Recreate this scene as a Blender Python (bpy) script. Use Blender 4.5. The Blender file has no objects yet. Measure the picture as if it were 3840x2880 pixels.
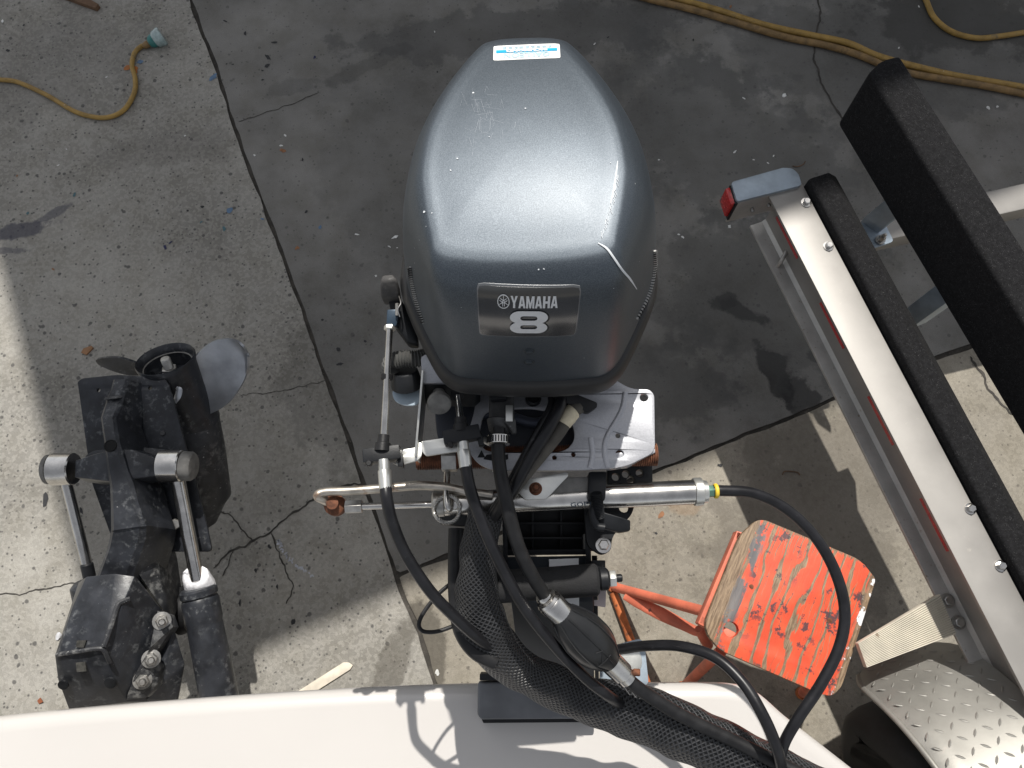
import bpy, bmesh, math, random
from mathutils import Vector, Matrix, noise as mnoise
from mathutils.bvhtree import BVHTree
from mathutils.geometry import tessellate_polygon

random.seed(7)
sc = bpy.context.scene
col = sc.collection
V = Vector

# ------------------------------------------------------------------ camera
CAM_H = 2.40
FPX = 2885.0
TH = math.atan(860 / 2885.0)
cam = bpy.data.cameras.new('camera')
cam.sensor_fit = 'HORIZONTAL'
cam.angle = 2 * math.atan(1920 / FPX)
cam.clip_start = 0.05
cam.clip_end = 500
camo = bpy.data.objects.new('camera', cam)
camo.location = (0, 0, CAM_H)
camo.rotation_euler = (TH, 0, 0)
col.objects.link(camo)
sc.camera = camo

# ------------------------------------------------------------------ light
SUN = V((0.03, 0.68, 1.0))
w = bpy.data.worlds.new('World')
sc.world = w
w.use_nodes = True
nt = w.node_tree
bg = nt.nodes['Background']
sky = nt.nodes.new('ShaderNodeTexSky')
sky.sky_type = 'NISHITA'
sky.sun_disc = False
sky.sun_elevation = math.atan2(1.0, math.hypot(SUN.x, SUN.y))
sky.sun_rotation = math.atan2(SUN.x, SUN.y)
sky.dust_density = 1.5
hsv = nt.nodes.new('ShaderNodeHueSaturation')
hsv.inputs['Saturation'].default_value = 0.22      # hazy, whitish sky
nt.links.new(sky.outputs[0], hsv.inputs['Color'])
nt.links.new(hsv.outputs[0], bg.inputs[0])
bg.inputs[1].default_value = 0.105
sl = bpy.data.lights.new('sun', 'SUN')
sl.energy = 3.9
sl.angle = math.radians(0.53)
sl.color = (1.0, 0.96, 0.895)
so = bpy.data.objects.new('sun', sl)
so.rotation_euler = SUN.to_track_quat('Z', 'Y').to_euler()
so.location = (2, 8, 12)
col.objects.link(so)
sc.view_settings.view_transform = 'Standard'
sc.view_settings.look = 'None'
sc.view_settings.gamma = 1.0
sc.view_settings.exposure = 0.36

# ------------------------------------------------------------------ coordinates
FW = V((0, math.sin(TH), -math.cos(TH)))
UP = V((0, math.cos(TH), math.sin(TH)))


def S(px, py, z):
    """point of the place at height z that the photograph shows at pixel (px, py)"""
    r = FW + V((1, 0, 0)) * ((px - 1920) / FPX) + UP * ((1440 - py) / FPX)
    return V((0, 0, CAM_H)) + r * ((z - CAM_H) / r.z)


K = 3840 / 2212.0


def D(x, y, z):
    return S(x * K, y * K, z)


def rw(wd, z):
    """half of a width seen as wd preview pixels at height z, in metres"""
    return wd * K * 0.5 * (CAM_H - z) / 0.94 / FPX


# ------------------------------------------------------------------ materials
MATS = {}


def newmat(name):
    m = bpy.data.materials.new(name)
    m.use_nodes = True
    n = m.node_tree
    return m, n, n.nodes['Principled BSDF']


def mathn(n, op, a, b=None, c=None, clamp=False):
    x = n.nodes.new('ShaderNodeMath')
    x.operation = op
    x.use_clamp = clamp
    for i, v in enumerate((a, b, c)):
        if v is None:
            continue
        if isinstance(v, (int, float)):
            x.inputs[i].default_value = v
        else:
            n.links.new(v, x.inputs[i])
    return x.outputs[0]


def mixc(n, fac, a, b, mode='MIX'):
    x = n.nodes.new('ShaderNodeMix')
    x.data_type = 'RGBA'
    x.blend_type = mode
    for s, v in ((x.inputs[0], fac), (x.inputs[6], a), (x.inputs[7], b)):
        if isinstance(v, (int, float)):
            s.default_value = v
        elif isinstance(v, (tuple, list)):
            s.default_value = (*v[:3], 1)
        else:
            n.links.new(v, s)
    return x.outputs[2]


def ramp(n, fac, lo, hi):
    x = n.nodes.new('ShaderNodeMapRange')
    x.interpolation_type = 'SMOOTHSTEP'
    n.links.new(fac, x.inputs[0])
    x.inputs[1].default_value = lo
    x.inputs[2].default_value = hi
    return x.outputs[0]


def coords(n, scale=None, rot=None, kind='Object'):
    t = n.nodes.new('ShaderNodeTexCoord')
    o = t.outputs[kind]
    if scale or rot:
        mp = n.nodes.new('ShaderNodeMapping')
        if scale:
            mp.inputs['Scale'].default_value = scale
        if rot:
            mp.inputs['Rotation'].default_value = rot
        n.links.new(o, mp.inputs[0])
        o = mp.outputs[0]
    return o


def noisen(n, vec, scale, detail=4, rough=0.55):
    x = n.nodes.new('ShaderNodeTexNoise')
    x.inputs['Scale'].default_value = scale
    x.inputs['Detail'].default_value = detail
    x.inputs['Roughness'].default_value = rough
    if vec is not None:
        n.links.new(vec, x.inputs['Vector'])
    return x.outputs[0]


def voron(n, vec, scale, feature='F1', out=0):
    x = n.nodes.new('ShaderNodeTexVoronoi')
    x.feature = feature
    x.inputs['Scale'].default_value = scale
    n.links.new(vec, x.inputs['Vector'])
    return x.outputs[out]


def bumpn(n, h, strength=0.3, dist=0.002):
    b = n.nodes.new('ShaderNodeBump')
    b.inputs['Strength'].default_value = strength
    b.inputs['Distance'].default_value = dist
    n.links.new(h, b.inputs['Height'])
    return b.outputs[0]


def M(name, c, rough=0.5, metal=0.0, var=0.15, vscale=18, bump=0.0, bscale=300, spots=None, coat=0.0, rvar=0.1, spec=0.5):
    """plain procedural material: mottled colour, varied gloss, fine relief, optional second-colour wear"""
    if name in MATS:
        return MATS[name]
    m, n, p = newmat(name)
    vec = coords(n)
    nz = noisen(n, vec, vscale, 5)
    lo = tuple(x * (1 - var) for x in c)
    hi = tuple(min(1, x * (1 + var)) for x in c)
    cc = mixc(n, ramp(n, nz, 0.3, 0.7), lo, hi)
    if spots:
        for (c2, sc_, lo_, hi_) in spots:
            s = noisen(n, vec, sc_, 6, 0.65)
            area = ramp(n, noisen(n, vec, sc_ * .16, 3), .40, .62)      # wear comes in clusters
            cc = mixc(n, mathn(n, 'MULTIPLY', ramp(n, s, lo_ - .05, hi_ - .03), area), cc, c2)
    n.links.new(cc, p.inputs['Base Color'])
    p.inputs['Metallic'].default_value = metal
    p.inputs['Specular IOR Level'].default_value = spec
    r = mathn(n, 'ADD', mathn(n, 'MULTIPLY', nz, rvar * 2), rough - rvar, clamp=True)
    n.links.new(r, p.inputs['Roughness'])
    if coat:
        p.inputs['Coat Weight'].default_value = coat
        p.inputs['Coat Roughness'].default_value = 0.12
    if bump:
        n.links.new(bumpn(n, noisen(n, vec, bscale, 3), bump, 0.001), p.inputs['Normal'])
    MATS[name] = m
    return m


def concrete(name, base, pit, stains=(), fine=1.0, light=None, wear=0.25):
    m, n, p = newmat(name)
    vec = coords(n)
    c = mixc(n, ramp(n, noisen(n, vec, 1.7, 6), 0.3, 0.72), tuple(x * (1 - wear) for x in base), tuple(x * (1 + wear * .7) for x in base))
    c = mixc(n, ramp(n, noisen(n, vec, 9, 5, .6), 0.35, 0.7), c, mixc(n, 1.0, c, (0.80, 0.79, 0.76), 'MULTIPLY'))
    # exposed aggregate: cell-wise tone
    cell = n.nodes.new('ShaderNodeTexVoronoi')
    cell.inputs['Scale'].default_value = 120
    n.links.new(vec, cell.inputs['Vector'])
    sep = n.nodes.new('ShaderNodeSeparateColor')
    n.links.new(cell.outputs['Color'], sep.inputs[0])
    g = sep.outputs[0]
    c = mixc(n, mathn(n, 'MULTIPLY', ramp(n, g, 0.0, 1.0), 0.32 * fine), c, mixc(n, ramp(n, g, .45, .55), tuple(x * .62 for x in base), light or tuple(min(1, x * 1.45) for x in base)))
    # dark pits of two sizes
    jit = noisen(n, vec, 40, 3)
    for s_, thr, keep in ((62, 0.20, .84), (28, 0.17, .90)):
        v2 = n.nodes.new('ShaderNodeTexVoronoi')
        v2.inputs['Scale'].default_value = s_
        n.links.new(vec, v2.inputs['Vector'])
        sp = n.nodes.new('ShaderNodeSeparateColor')
        n.links.new(v2.outputs['Color'], sp.inputs[0])
        d = mathn(n, 'ADD', v2.outputs[0], mathn(n, 'MULTIPLY', mathn(n, 'SUBTRACT', jit, .5), .35))
        mk = mathn(n, 'MULTIPLY', mathn(n, 'SUBTRACT', 1.0, ramp(n, d, thr * .7, thr * 1.25)), mathn(n, 'GREATER_THAN', sp.outputs[1], keep - .35 * fine))
        c = mixc(n, mathn(n, 'MULTIPLY', mk, .8 * min(1, fine)), c, pit)
    c = mixc(n, ramp(n, noisen(n, vec, 420, 2), .35, .68), mixc(n, 1.0, c, (.8, .8, .8), 'MULTIPLY'), c)
    sx = n.nodes.new('ShaderNodeSeparateXYZ')
    n.links.new(vec, sx.inputs[0])
    nzs = noisen(n, vec, 7, 6, .65)
    rgh = None
    for (x, y, rx, ry, ang, st, tone) in stains:
        dx = mathn(n, 'SUBTRACT', sx.outputs[0], x)
        dy = mathn(n, 'SUBTRACT', sx.outputs[1], y)
        ca, sa = math.cos(ang), math.sin(ang)
        ux = mathn(n, 'DIVIDE', mathn(n, 'ADD', mathn(n, 'MULTIPLY', dx, ca), mathn(n, 'MULTIPLY', dy, sa)), rx)
        uy = mathn(n, 'DIVIDE', mathn(n, 'SUBTRACT', mathn(n, 'MULTIPLY', dy, ca), mathn(n, 'MULTIPLY', dx, sa)), ry)
        d = mathn(n, 'SQRT', mathn(n, 'ADD', mathn(n, 'MULTIPLY', ux, ux), mathn(n, 'MULTIPLY', uy, uy)))
        d = mathn(n, 'ADD', d, mathn(n, 'MULTIPLY', mathn(n, 'SUBTRACT', nzs, .5), 2.6))
        mk = mathn(n, 'MULTIPLY', mathn(n, 'SUBTRACT', 1.0, ramp(n, d, .75, 1.05)), st)
        c = mixc(n, mk, c, tone)
    n.links.new(c, p.inputs['Base Color'])
    p.inputs['Roughness'].default_value = 0.88
    h = mathn(n, 'ADD', mathn(n, 'MULTIPLY', noisen(n, vec, 130, 4), 1.0), mathn(n, 'MULTIPLY', g, .5))
    n.links.new(bumpn(n, h, .35 * fine + .1, .003), p.inputs['Normal'])
    return m


BLK = M('black_plastic', (.012, .013, .015), .45, 0, .3, 30, .15, 400, spec=.28)
RUB = M('black_rubber', (.014, .014, .015), .46, 0, .25, 60, .1, 500, rvar=.12, spec=.3)
HOSE = M('hose_rubber', (.012, .012, .014), .36, 0, .25, 40, .05, 300, spec=.34, spots=[((.10, .10, .10), 90, .68, .78)])
GREYP = M('grey_plastic', (.16, .155, .145), .6, 0, .25, 60, .15, 300)
STEEL = M('stainless_steel', (.62, .60, .57), .22, 1.0, .12, 40, .04, 300)
STEELD = M('dull_steel', (.42, .41, .39), .42, .9, .25, 50, .1, 300, spots=[((.30, .18, .09), 60, .66, .8)])
RUST = M('rusty_steel', (.15, .058, .030), .8, .25, .45, 90, .4, 260, spots=[((.30, .15, .08), 70, .58, .72)])
ZINC = M('zinc_plate', (.66, .66, .63), .34, .85, .10, 30, .05, 300)
ALU = M('aluminium', (.30, .288, .272), .55, .5, .10, 8, .06, 200, spots=[((.36, .34, .31), 45, .68, .8)])
ALUD = M('aluminium_worn', (.50, .49, .47), .55, .7, .14, 12, .08, 200, spots=[((.28, .24, .2), 120, .64, .72)])
GALV = M('galvanised_steel', (.34, .40, .46), .5, .55, .14, 22, .05, 150)
SILV = M('silver_paint', (.40, .405, .43), .40, .4, .08, 500, .05, 800, coat=.3)
SILVD = M('silver_paint_dark', (.24, .25, .29), .36, .6, .08, 500, .05, 800, coat=.3)
CREAM = M('cream_tape', (.62, .55, .40), .8, 0, .15, 60, .3, 120)
REDL = M('red_reflector', (.42, .012, .012), .25, 0, .2, 120, .2, 300, coat=.5)
WHITEP = M('white_sticker', (.82, .82, .80), .45, 0, .03, 40)
CARPET = M('black_carpet', (.011, .011, .012), .97, 0, .35, 160, 1.0, 420, spec=.2, spots=[((.10, .10, .10), 520, .60, .74), ((.24, .23, .21), 330, .74, .78)])
TYRE = M('tyre_rubber', (.016, .016, .017), .7, 0, .3, 40, .3, 200)
YEL = M('yellow_band', (.75, .52, .04), .5, 0, .1)
GREENF = M('green_brass_fitting', (.10, .20, .16), .5, .5, .2)
CORD = M('yellow_cord', (.32, .20, .05), .6, 0, .25, 30, .2, 200, spots=[((.16, .12, .06), 30, .55, .72), ((.6, .58, .52), 55, .70, .76)])
CORD2 = M('brown_cord', (.20, .125, .05), .65, 0, .3, 30, .2, 200, spots=[((.10, .07, .04), 35, .55, .72)])
DRIVE = M('drive_black_paint', (.022, .024, .029), .36, .0, .35, 25, .25, 160, spots=[((.11, .115, .12), 70, .55, .70), ((.42, .42, .42), 150, .71, .78)], spec=.4)
DRIVEC = M('drive_worn_black_paint', (.022, .023, .026), .48, .0, .4, 25, .4, 160, spots=[((.17, .17, .165), 55, .50, .68), ((.5, .5, .48), 140, .67, .75)])
CHALK = M('white_corroded_metal', (.72, .72, .74), .7, .2, .2, 60, .4, 120, spots=[((.25, .25, .28), 90, .6, .72)])
PADG = M('grey_wood_pad', (.135, .14, .15), .68, 0, .18, 14, .15, 150, spots=[((.30, .30, .30), 120, .70, .78)])
LABELW = M('white_label', (.72, .73, .74), .5, 0, .04)
PINK = M('faded_orange_paint', (.60, .15, .085), .6, 0, .2, 14, .2, 120, spots=[((.05, .035, .04), 38, .68, .72), ((.66, .28, .20), 9, .55, .75)])
RUSTP = M('rust_orange_paint', (.42, .12, .035), .75, 0, .35, 22, .3, 120, spots=[((.10, .04, .02), 40, .58, .7)])
WOODS = M('bleached_wood', (.66, .60, .50), .8, 0, .12, 30, .3, 90)
BROWN = M('brown_wood', (.12, .07, .04), .8, 0, .3, 30, .3, 90)
DIRT = M('joint_dirt', (.055, .050, .043), .95, 0, .4, 25, .8, 130, spots=[((.14, .12, .10), 160, .62, .7)])
CRACK = M('crack_dirt', (.045, .041, .036), .95, 0, .4, 25)
ORANGEW = M('orange_tape', (.40, .14, .03), .7, 0, .3, 40)
WALLM = M('shed_wall_paint', (.20, .19, .18), .8, 0, .1, 3)
ROOFM = M('shed_roof_metal', (.22, .22, .22), .6, .3, .1, 3)
CLEARP = M('clear_green_plastic', (.30, .38, .38), .25, 0, .2, 60, coat=.6)
TEAL = M('teal_plastic', (.03, .16, .15), .4, 0, .2, 40)


def spotmat(name, c):
    return M('paint_' + name, c, .7, 0, .2, 80, .2, 200)


# ------------------------------------------------------------------ mesh helpers
ROOT = {}


def thing(name, label, cat, loc, group=None):
    o = bpy.data.objects.new(name, None)
    o.empty_display_size = .05
    o.location = loc
    col.objects.link(o)
    o['label'] = label
    o['category'] = cat
    if group:
        o['group'] = group
    ROOT[o] = V(loc)
    return o


def smooth(bm, ang=38):
    bmesh.ops.recalc_face_normals(bm, faces=bm.faces)
    lim = math.radians(ang)
    for f in bm.faces:
        f.smooth = True
    for e in bm.edges:
        if len(e.link_faces) == 2:
            e.smooth = e.calc_face_angle(0) < lim
        else:
            e.smooth = False


def obj(name, bm, mat, parent=None, ang=38, keep=False):
    """link a world-space bmesh as one mesh object (part of parent)"""
    smooth(bm, ang)
    off = V((0, 0, 0))
    if parent is not None:
        off = ROOT[parent]
    else:
        lo = V((min(v.co.x for v in bm.verts), min(v.co.y for v in bm.verts), min(v.co.z for v in bm.verts)))
        hi = V((max(v.co.x for v in bm.verts), max(v.co.y for v in bm.verts), 0))
        off = V(((lo.x + hi.x) / 2, (lo.y + hi.y) / 2, lo.z))
    bmesh.ops.translate(bm, verts=bm.verts, vec=-off)
    me = bpy.data.meshes.new(name)
    bm.to_mesh(me)
    bm.free()
    me.materials.append(mat)
    o = bpy.data.objects.new(name, me)
    col.objects.link(o)
    if parent is not None:
        o.parent = parent
        ROOT[o] = ROOT[parent]
    else:
        o.location = off
        ROOT[o] = off
    return o


def tag(o, label, cat, group=None):
    o['label'] = label
    o['category'] = cat
    if group:
        o['group'] = group
    return o


def copy_at(src, parent, pos, quat=None):
    c = src.copy()
    col.objects.link(c)
    c.parent = parent
    c.location = pos - ROOT[parent]
    if quat is not None:
        c.rotation_mode = 'QUATERNION'
        c.rotation_quaternion = quat
    return c


def cat(pts, n=8, closed=False):
    """Catmull-Rom through points"""
    out = []
    L = len(pts)
    rng = range(L if closed else L - 1)
    for i in rng:
        if closed:
            p0, p1, p2, p3 = pts[(i - 1) % L], pts[i], pts[(i + 1) % L], pts[(i + 2) % L]
        else:
            p1, p2 = pts[i], pts[i + 1]
            p0 = pts[i - 1] if i > 0 else p1 * 2 - p2
            p3 = pts[i + 2] if i + 2 < L else p2 * 2 - p1
        for k in range(n):
            t = k / n
            out.append(0.5 * ((2 * p1) + (p2 - p0) * t + (2 * p0 - 5 * p1 + 4 * p2 - p3) * t * t + (3 * p1 - p0 - 3 * p2 + p3) * t ** 3))
    if not closed:
        out.append(pts[-1].copy())
    return out


def lerpl(a, n):
    """list a of scalars resampled like cat() does"""
    out = []
    for i in range(len(a) - 1):
        for k in range(n):
            t = k / n
            t = t * t * (3 - 2 * t)
            out.append(a[i] * (1 - t) + a[i + 1] * t)
    out.append(a[-1])
    return out


def tube(bm, pts, r, sides=12, caps=True, flat=None, uv=False):
    """tube along points; r scalar or list; flat = (axis scale a, b)"""
    n = len(pts)
    R = r if isinstance(r, (list, tuple)) else [r] * n
    t0 = (pts[1] - pts[0]).normalized()
    up = V((0, 0, 1)) if abs(t0.z) < .9 else V((0, 1, 0))
    u = t0.cross(up).normalized()
    rings = []
    lay = bm.loops.layers.uv.verify() if uv else None
    dist = 0
    ds = []
    for i, p in enumerate(pts):
        t = (pts[min(i + 1, n - 1)] - pts[max(i - 1, 0)])
        t = t.normalized() if t.length > 1e-9 else t0
        u = (u - t * u.dot(t)).normalized()
        v = t.cross(u)
        if i:
            dist += (p - pts[i - 1]).length
        ds.append(dist)
        fa, fb = flat if flat else (1, 1)
        rings.append([bm.verts.new(p + (u * math.cos(a) * fa + v * math.sin(a) * fb) * R[i]) for a in [2 * math.pi * k / sides for k in range(sides)]])
    for i in range(n - 1):
        for k in range(sides):
            f = bm.faces.new((rings[i][k], rings[i][(k + 1) % sides], rings[i + 1][(k + 1) % sides], rings[i + 1][k]))
            if uv:
                for lp, (uu, vv) in zip(f.loops, ((k, ds[i]), (k + 1, ds[i]), (k + 1, ds[i + 1]), (k, ds[i + 1]))):
                    lp[lay].uv = (uu / sides, vv)
    if caps:
        bm.faces.new(rings[0][::-1])
        bm.faces.new(rings[-1])
    return bm


def T(pts, r, sides=12, n=8, **k):
    bm = bmesh.new()
    if isinstance(r, (list, tuple)):
        r = lerpl(r, n)
    return tube(bm, cat(pts, n) if n > 1 else pts, r, sides, **k)


def cyl(bm, p0, p1, r0, r1=None, sides=20):
    r1 = r0 if r1 is None else r1
    d = (p1 - p0)
    b = min(.0025, r0 * .25, r1 * .25, d.length * .25)
    t = d.normalized()
    return tube(bm, [p0, p0 + t * b, p1 - t * b, p1], [r0 - b, r0, r1, r1 - b], sides)


def C(p0, p1, r0, r1=None, sides=20):
    return cyl(bmesh.new(), p0, p1, r0, r1, sides)


def lathe(bm, p0, axis, prof, sides=24, caps=True):
    """profile [(distance along axis, radius)]"""
    a = axis.normalized()
    u = a.orthogonal().normalized()
    v = a.cross(u)
    R = [[bm.verts.new(p0 + a * d + (u * math.cos(t) + v * math.sin(t)) * max(r, 1e-4)) for t in [2 * math.pi * k / sides for k in range(sides)]] for d, r in prof]
    for i in range(len(R) - 1):
        for k in range(sides):
            bm.faces.new((R[i][k], R[i][(k + 1) % sides], R[i + 1][(k + 1) % sides], R[i + 1][k]))
    if caps:
        bm.faces.new(R[0][::-1])
        bm.faces.new(R[-1])
    return bm


def plate(loops, zt, th, bev=0.0, bm=None):
    """plate with holes from loops of points (world); zt None keeps point z; extruded down by th"""
    bm = bm or bmesh.new()
    L = [[V((p.x, p.y, p.z if zt is None else zt)) for p in lp] for lp in loops]
    flat = [[V((p.x, p.y, 0)) for p in lp] for lp in L]
    tris = tessellate_polygon(flat)
    top = [bm.verts.new(p) for lp in L for p in lp]
    bot = [bm.verts.new(p - V((0, 0, th))) for lp in L for p in lp]
    for t in tris:
        try:
            bm.faces.new([top[i] for i in t])
            bm.faces.new([bot[i] for i in reversed(t)])
        except ValueError:
            pass
    k = 0
    rim = []
    for lp in L:
        m = len(lp)
        for i in range(m):
            a, b = k + i, k + (i + 1) % m
            bm.faces.new((top[a], bot[a], bot[b], top[b]))
            rim.append((top[a], top[b]))
        k += m
    if bev:
        bmesh.ops.recalc_face_normals(bm, faces=bm.faces)
        es = [bm.edges.get(e) for e in rim]
        bmesh.ops.bevel(bm, geom=[e for e in es if e], offset=bev, segments=2, affect='EDGES', profile=.6)
    return bm


def circle(c, r, n=16):
    return [c + V((math.cos(2 * math.pi * i / n) * r, math.sin(2 * math.pi * i / n) * r, 0)) for i in range(n)]


def roundpoly(pts, r, n=4):
    """round the corners of a polygon of Vectors"""
    out = []
    L = len(pts)
    for i in range(L):
        p, a, b = pts[i], pts[i - 1], pts[(i + 1) % L]
        rr = min(r, (a - p).length * .45, (b - p).length * .45)
        p0 = p + (a - p).normalized() * rr
        p2 = p + (b - p).normalized() * rr
        for k in range(n + 1):
            t = k / n
            out.append(p0 * (1 - t) ** 2 + p * 2 * t * (1 - t) + p2 * t * t)
    return out


def hull(bm, pts, bev=.004, seg=2):
    """convex solid round points, edges bevelled"""
    b2 = bmesh.new()
    for p in pts:
        b2.verts.new(p)
    r = bmesh.ops.convex_hull(b2, input=b2.verts)
    junk = [g for g in r['geom_interior'] if isinstance(g, bmesh.types.BMVert)]
    if junk:
        bmesh.ops.delete(b2, geom=junk, context='VERTS')
    bmesh.ops.dissolve_limit(b2, angle_limit=math.radians(4), verts=b2.verts, edges=b2.edges)
    if bev:
        bmesh.ops.bevel(b2, geom=[e for e in b2.edges], offset=bev, segments=seg, affect='EDGES', profile=.6, clamp_overlap=True)
    me = bpy.data.meshes.new('tmp')
    b2.to_mesh(me)
    b2.free()
    bm.from_mesh(me)
    bpy.data.meshes.remove(me)
    return bm


def prism(top, dz, bev=.004, seg=2):
    """convex block: top points and the same points dz lower"""
    return hull(bmesh.new(), list(top) + [p - V((0, 0, dz)) for p in top], bev, seg)


def obox(c, ex, ey, ez, sx, sy, sz, bev=.003, bm=None):
    """oriented box"""
    pts = [c + ex * (a * sx / 2) + ey * (b * sy / 2) + ez * (d * sz / 2) for a in (-1, 1) for b in (-1, 1) for d in (-1, 1)]
    return hull(bm or bmesh.new(), pts, bev)


EX, EY, EZ = V((1, 0, 0)), V((0, 1, 0)), V((0, 0, 1))


def hexbolt(parent, name, p, axis, r, h, mat, washer=True, stud=0):
    a = axis.normalized()
    bm = bmesh.new()
    if washer:
        lathe(bm, p, a, [(0, r * 1.0), (0, r * 1.5), (h * .18, r * 1.5), (h * .2, r * 1.1)], 18)
    u = a.orthogonal().normalized()
    v = a.cross(u)
    th0 = random.random()
    ring = lambda d, s: [p + a * d + (u * math.cos(th0 + i * math.pi / 3) + v * math.sin(th0 + i * math.pi / 3)) * r * s for i in range(6)]
    hull(bm, ring(h * .15, 1.05) + ring(h * .85, 1.05) + ring(h, .85), 0)
    if stud:
        lathe(bm, p + a * h, a, [(0, r * .55), (stud * .8, r * .55), (stud, r * .4)], 12)
    return obj(name, bm, mat, parent)


def blob(c, rx, ry, ang, n=11, z=.0015, jag=.35):
    bm = bmesh.new()
    vs = []
    for i in range(n):
        a = 2 * math.pi * i / n
        k = 1 + random.uniform(-jag, jag)
        x, y = math.cos(a) * rx * k, math.sin(a) * ry * k
        vs.append(bm.verts.new((c.x + x * math.cos(ang) - y * math.sin(ang), c.y + x * math.sin(ang) + y * math.cos(ang), c.z + z)))
    bm.faces.new(vs)
    return bm


def fill2d(loops):
    """2D polygons with holes -> (points, triangles)"""
    pts = [V((p[0], p[1], 0)) for lp in loops for p in lp]
    return pts, tessellate_polygon([[V((p[0], p[1], 0)) for p in lp] for lp in loops])


# ------------------------------------------------------------------ ground
gb = bmesh.new()
bmesh.ops.create_grid(gb, x_segments=1, y_segments=1, size=150, matrix=Matrix.Translation((0, 0, -.03)))
STAINS = []
for (px, py, rx, ry, ang, st, tone) in [
        (2790, 1170, .10, .035, -.5, .8, (.018, .018, .018)), (2720, 1130, .05, .03, .3, .75, (.018, .018, .018)),
        (2900, 1400, .13, .05, -1.1, .8, (.016, .016, .016)), (3010, 1500, .10, .06, -1.0, .7, (.018, .018, .018)),
        (3080, 1330, .05, .025, .2, .5, (.02, .02, .02)),
        (1390, 240, .17, .04, .5, .3, (.03, .03, .03)), (3600, 60, .40, .18, 0, .6, (.020, .019, .015)), (1100, 330, .10, .05, .2, .3, (.05, .05, .05)),
        (2000, 120, .7, .14, .1, .45, (.05, .05, .05)), (2700, 500, .55, .35, -.5, .42, (.07, .07, .068)), (2900, 1100, .45, .35, .2, .40, (.06, .06, .058)), (1500, 700, .25, .5, .3, .22, (.08, .08, .076)), (3300, 200, .8, .3, .1, .4, (.07, .07, .068)), (2300, 1500, .5, .2, .3, .45, (.06, .06, .058))]:
    c = S(px, py, 0)
    STAINS.append((c.x, c.y, rx, ry, ang, st, tone))
STL = []
for (px, py, rx, ry, ang, st, tone) in [
        (60, 870, .14, .035, .25, .75, (.055, .055, .075)), (200, 800, .07, .02, .6, .6, (.06, .06, .08)), (20, 940, .12, .02, 0, .55, (.055, .055, .075)),
        (600, 560, .3, .08, .1, .25, (.12, .11, .10)), (150, 250, .4, .25, .3, .25, (.12, .115, .11)), (700, 1800, .5, .3, .3, .2, (.13, .12, .10)),
        (1200, 1500, .12, .3, .35, .35, (.09, .085, .075)), (1480, 2480, .045, .16, -.3, .55, (.07, .062, .05))]:
    c = S(px, py, 0)
    STL.append((c.x, c.y, rx, ry, ang, st, tone))
c1 = S(1590, 2450, 0)
c2 = S(1500, 2300, 0)
STB = [(c1.x, c1.y, .06, .20, .25, .72, (.07, .062, .05)), (c2.x, c2.y, .05, .12, .3, .6, (.07, .062, .05)), (S(2560, 1890, 0).x, S(2560, 1890, 0).y, .06, .04, 0, .25, (.30, .17, .08)), (S(3050, 2000, 0).x, S(3050, 2000, 0).y, .30, .5, -.5, .55, (.13, .115, .095))]  # last entry: broad stain, also deepens the rail's shadow in the ground colour
CONL = concrete('concrete_aggregate', (.322, .308, .278), (.075, .072, .070), STL, 1.0)
CONR = concrete('concrete_dark', (.215, .208, .194), (.035, .035, .035), STAINS, .5, (.21, .205, .195), .36)
CONB = concrete('concrete_pale', (.29, .265, .22), (.06, .052, .047), STB, .7)
ground = obj('ground', gb, CONR)
ground.location = (0, 0, 0)
ROOT[ground] = V((0, 0, 0))
for v in ground.data.vertices:
    v.co.z = -.03
ground['kind'] = 'structure'


def ragged(p, q, seed, off, amp=.006, step=.035):
    """points along a joint edge, shifted sideways by off, with chips"""
    d = q - p
    nrm = V((-d.y, d.x, 0)).normalized()
    n = max(2, int(d.length / step))
    out = []
    for i in range(n + 1):
        t = i / n
        a = p + d * t
        k = mnoise.noise(V((a.x * 9, a.y * 9, seed))) * amp + mnoise.noise(V((a.x * 30, a.y * 30, seed + 5))) * amp * .5
        b = mnoise.noise(V((a.x * 3.1, a.y * 3.1, 3.3))) * .012
        out.append(a + nrm * (off + (k if off > 0 else -k) + b))
    return out


A0, A1 = S(712, 0, 0), S(1645, 2590, 0)
dA = (A1 - A0).normalized()
B0, B1 = S(1500, 2150, 0), S(3560, 1325, 0)
dB = (B1 - B0).normalized()


def isect(p, d, q, e):
    den = d.x * e.y - d.y * e.x
    t = ((q.x - p.x) * e.y - (q.y - p.y) * e.x) / den
    return p + d * t


X = isect(A0, dA, B0, dB)
Afar, Anear = A0 - dA * 9, X + dA * 9
An2, Af2 = X + dA * 2.5, A0 - dA * .8
Bfar = X + dB * 9
Bf2 = X + dB * 2.8
HJ = .0065
nA = V((-dA.y, dA.x, 0))     # points to the right side (towards +x)
if nA.x < 0:
    nA = -nA
nB = V((-dB.y, dB.x, 0))     # points up (+y)
if nB.y < 0:
    nB = -nB


def slab(name, pts, m, th=.03):
    bm = plate([pts], 0.0, th, 0)
    rim = [e for e in bm.edges if abs(e.verts[0].co.z) < 1e-6 and abs(e.verts[1].co.z) < 1e-6 and any(abs(f.normal.z) < .5 for f in e.link_faces)]
    o = obj(name, bm, m, ground, 30)
    return o


def joint(p, q, side, seed):
    """ragged edge from p to q, offset to the given side vector"""
    d = (q - p).normalized()
    n = V((-d.y, d.x, 0))
    return ragged(p, q, seed, HJ if n.dot(side) > 0 else -HJ)


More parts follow.
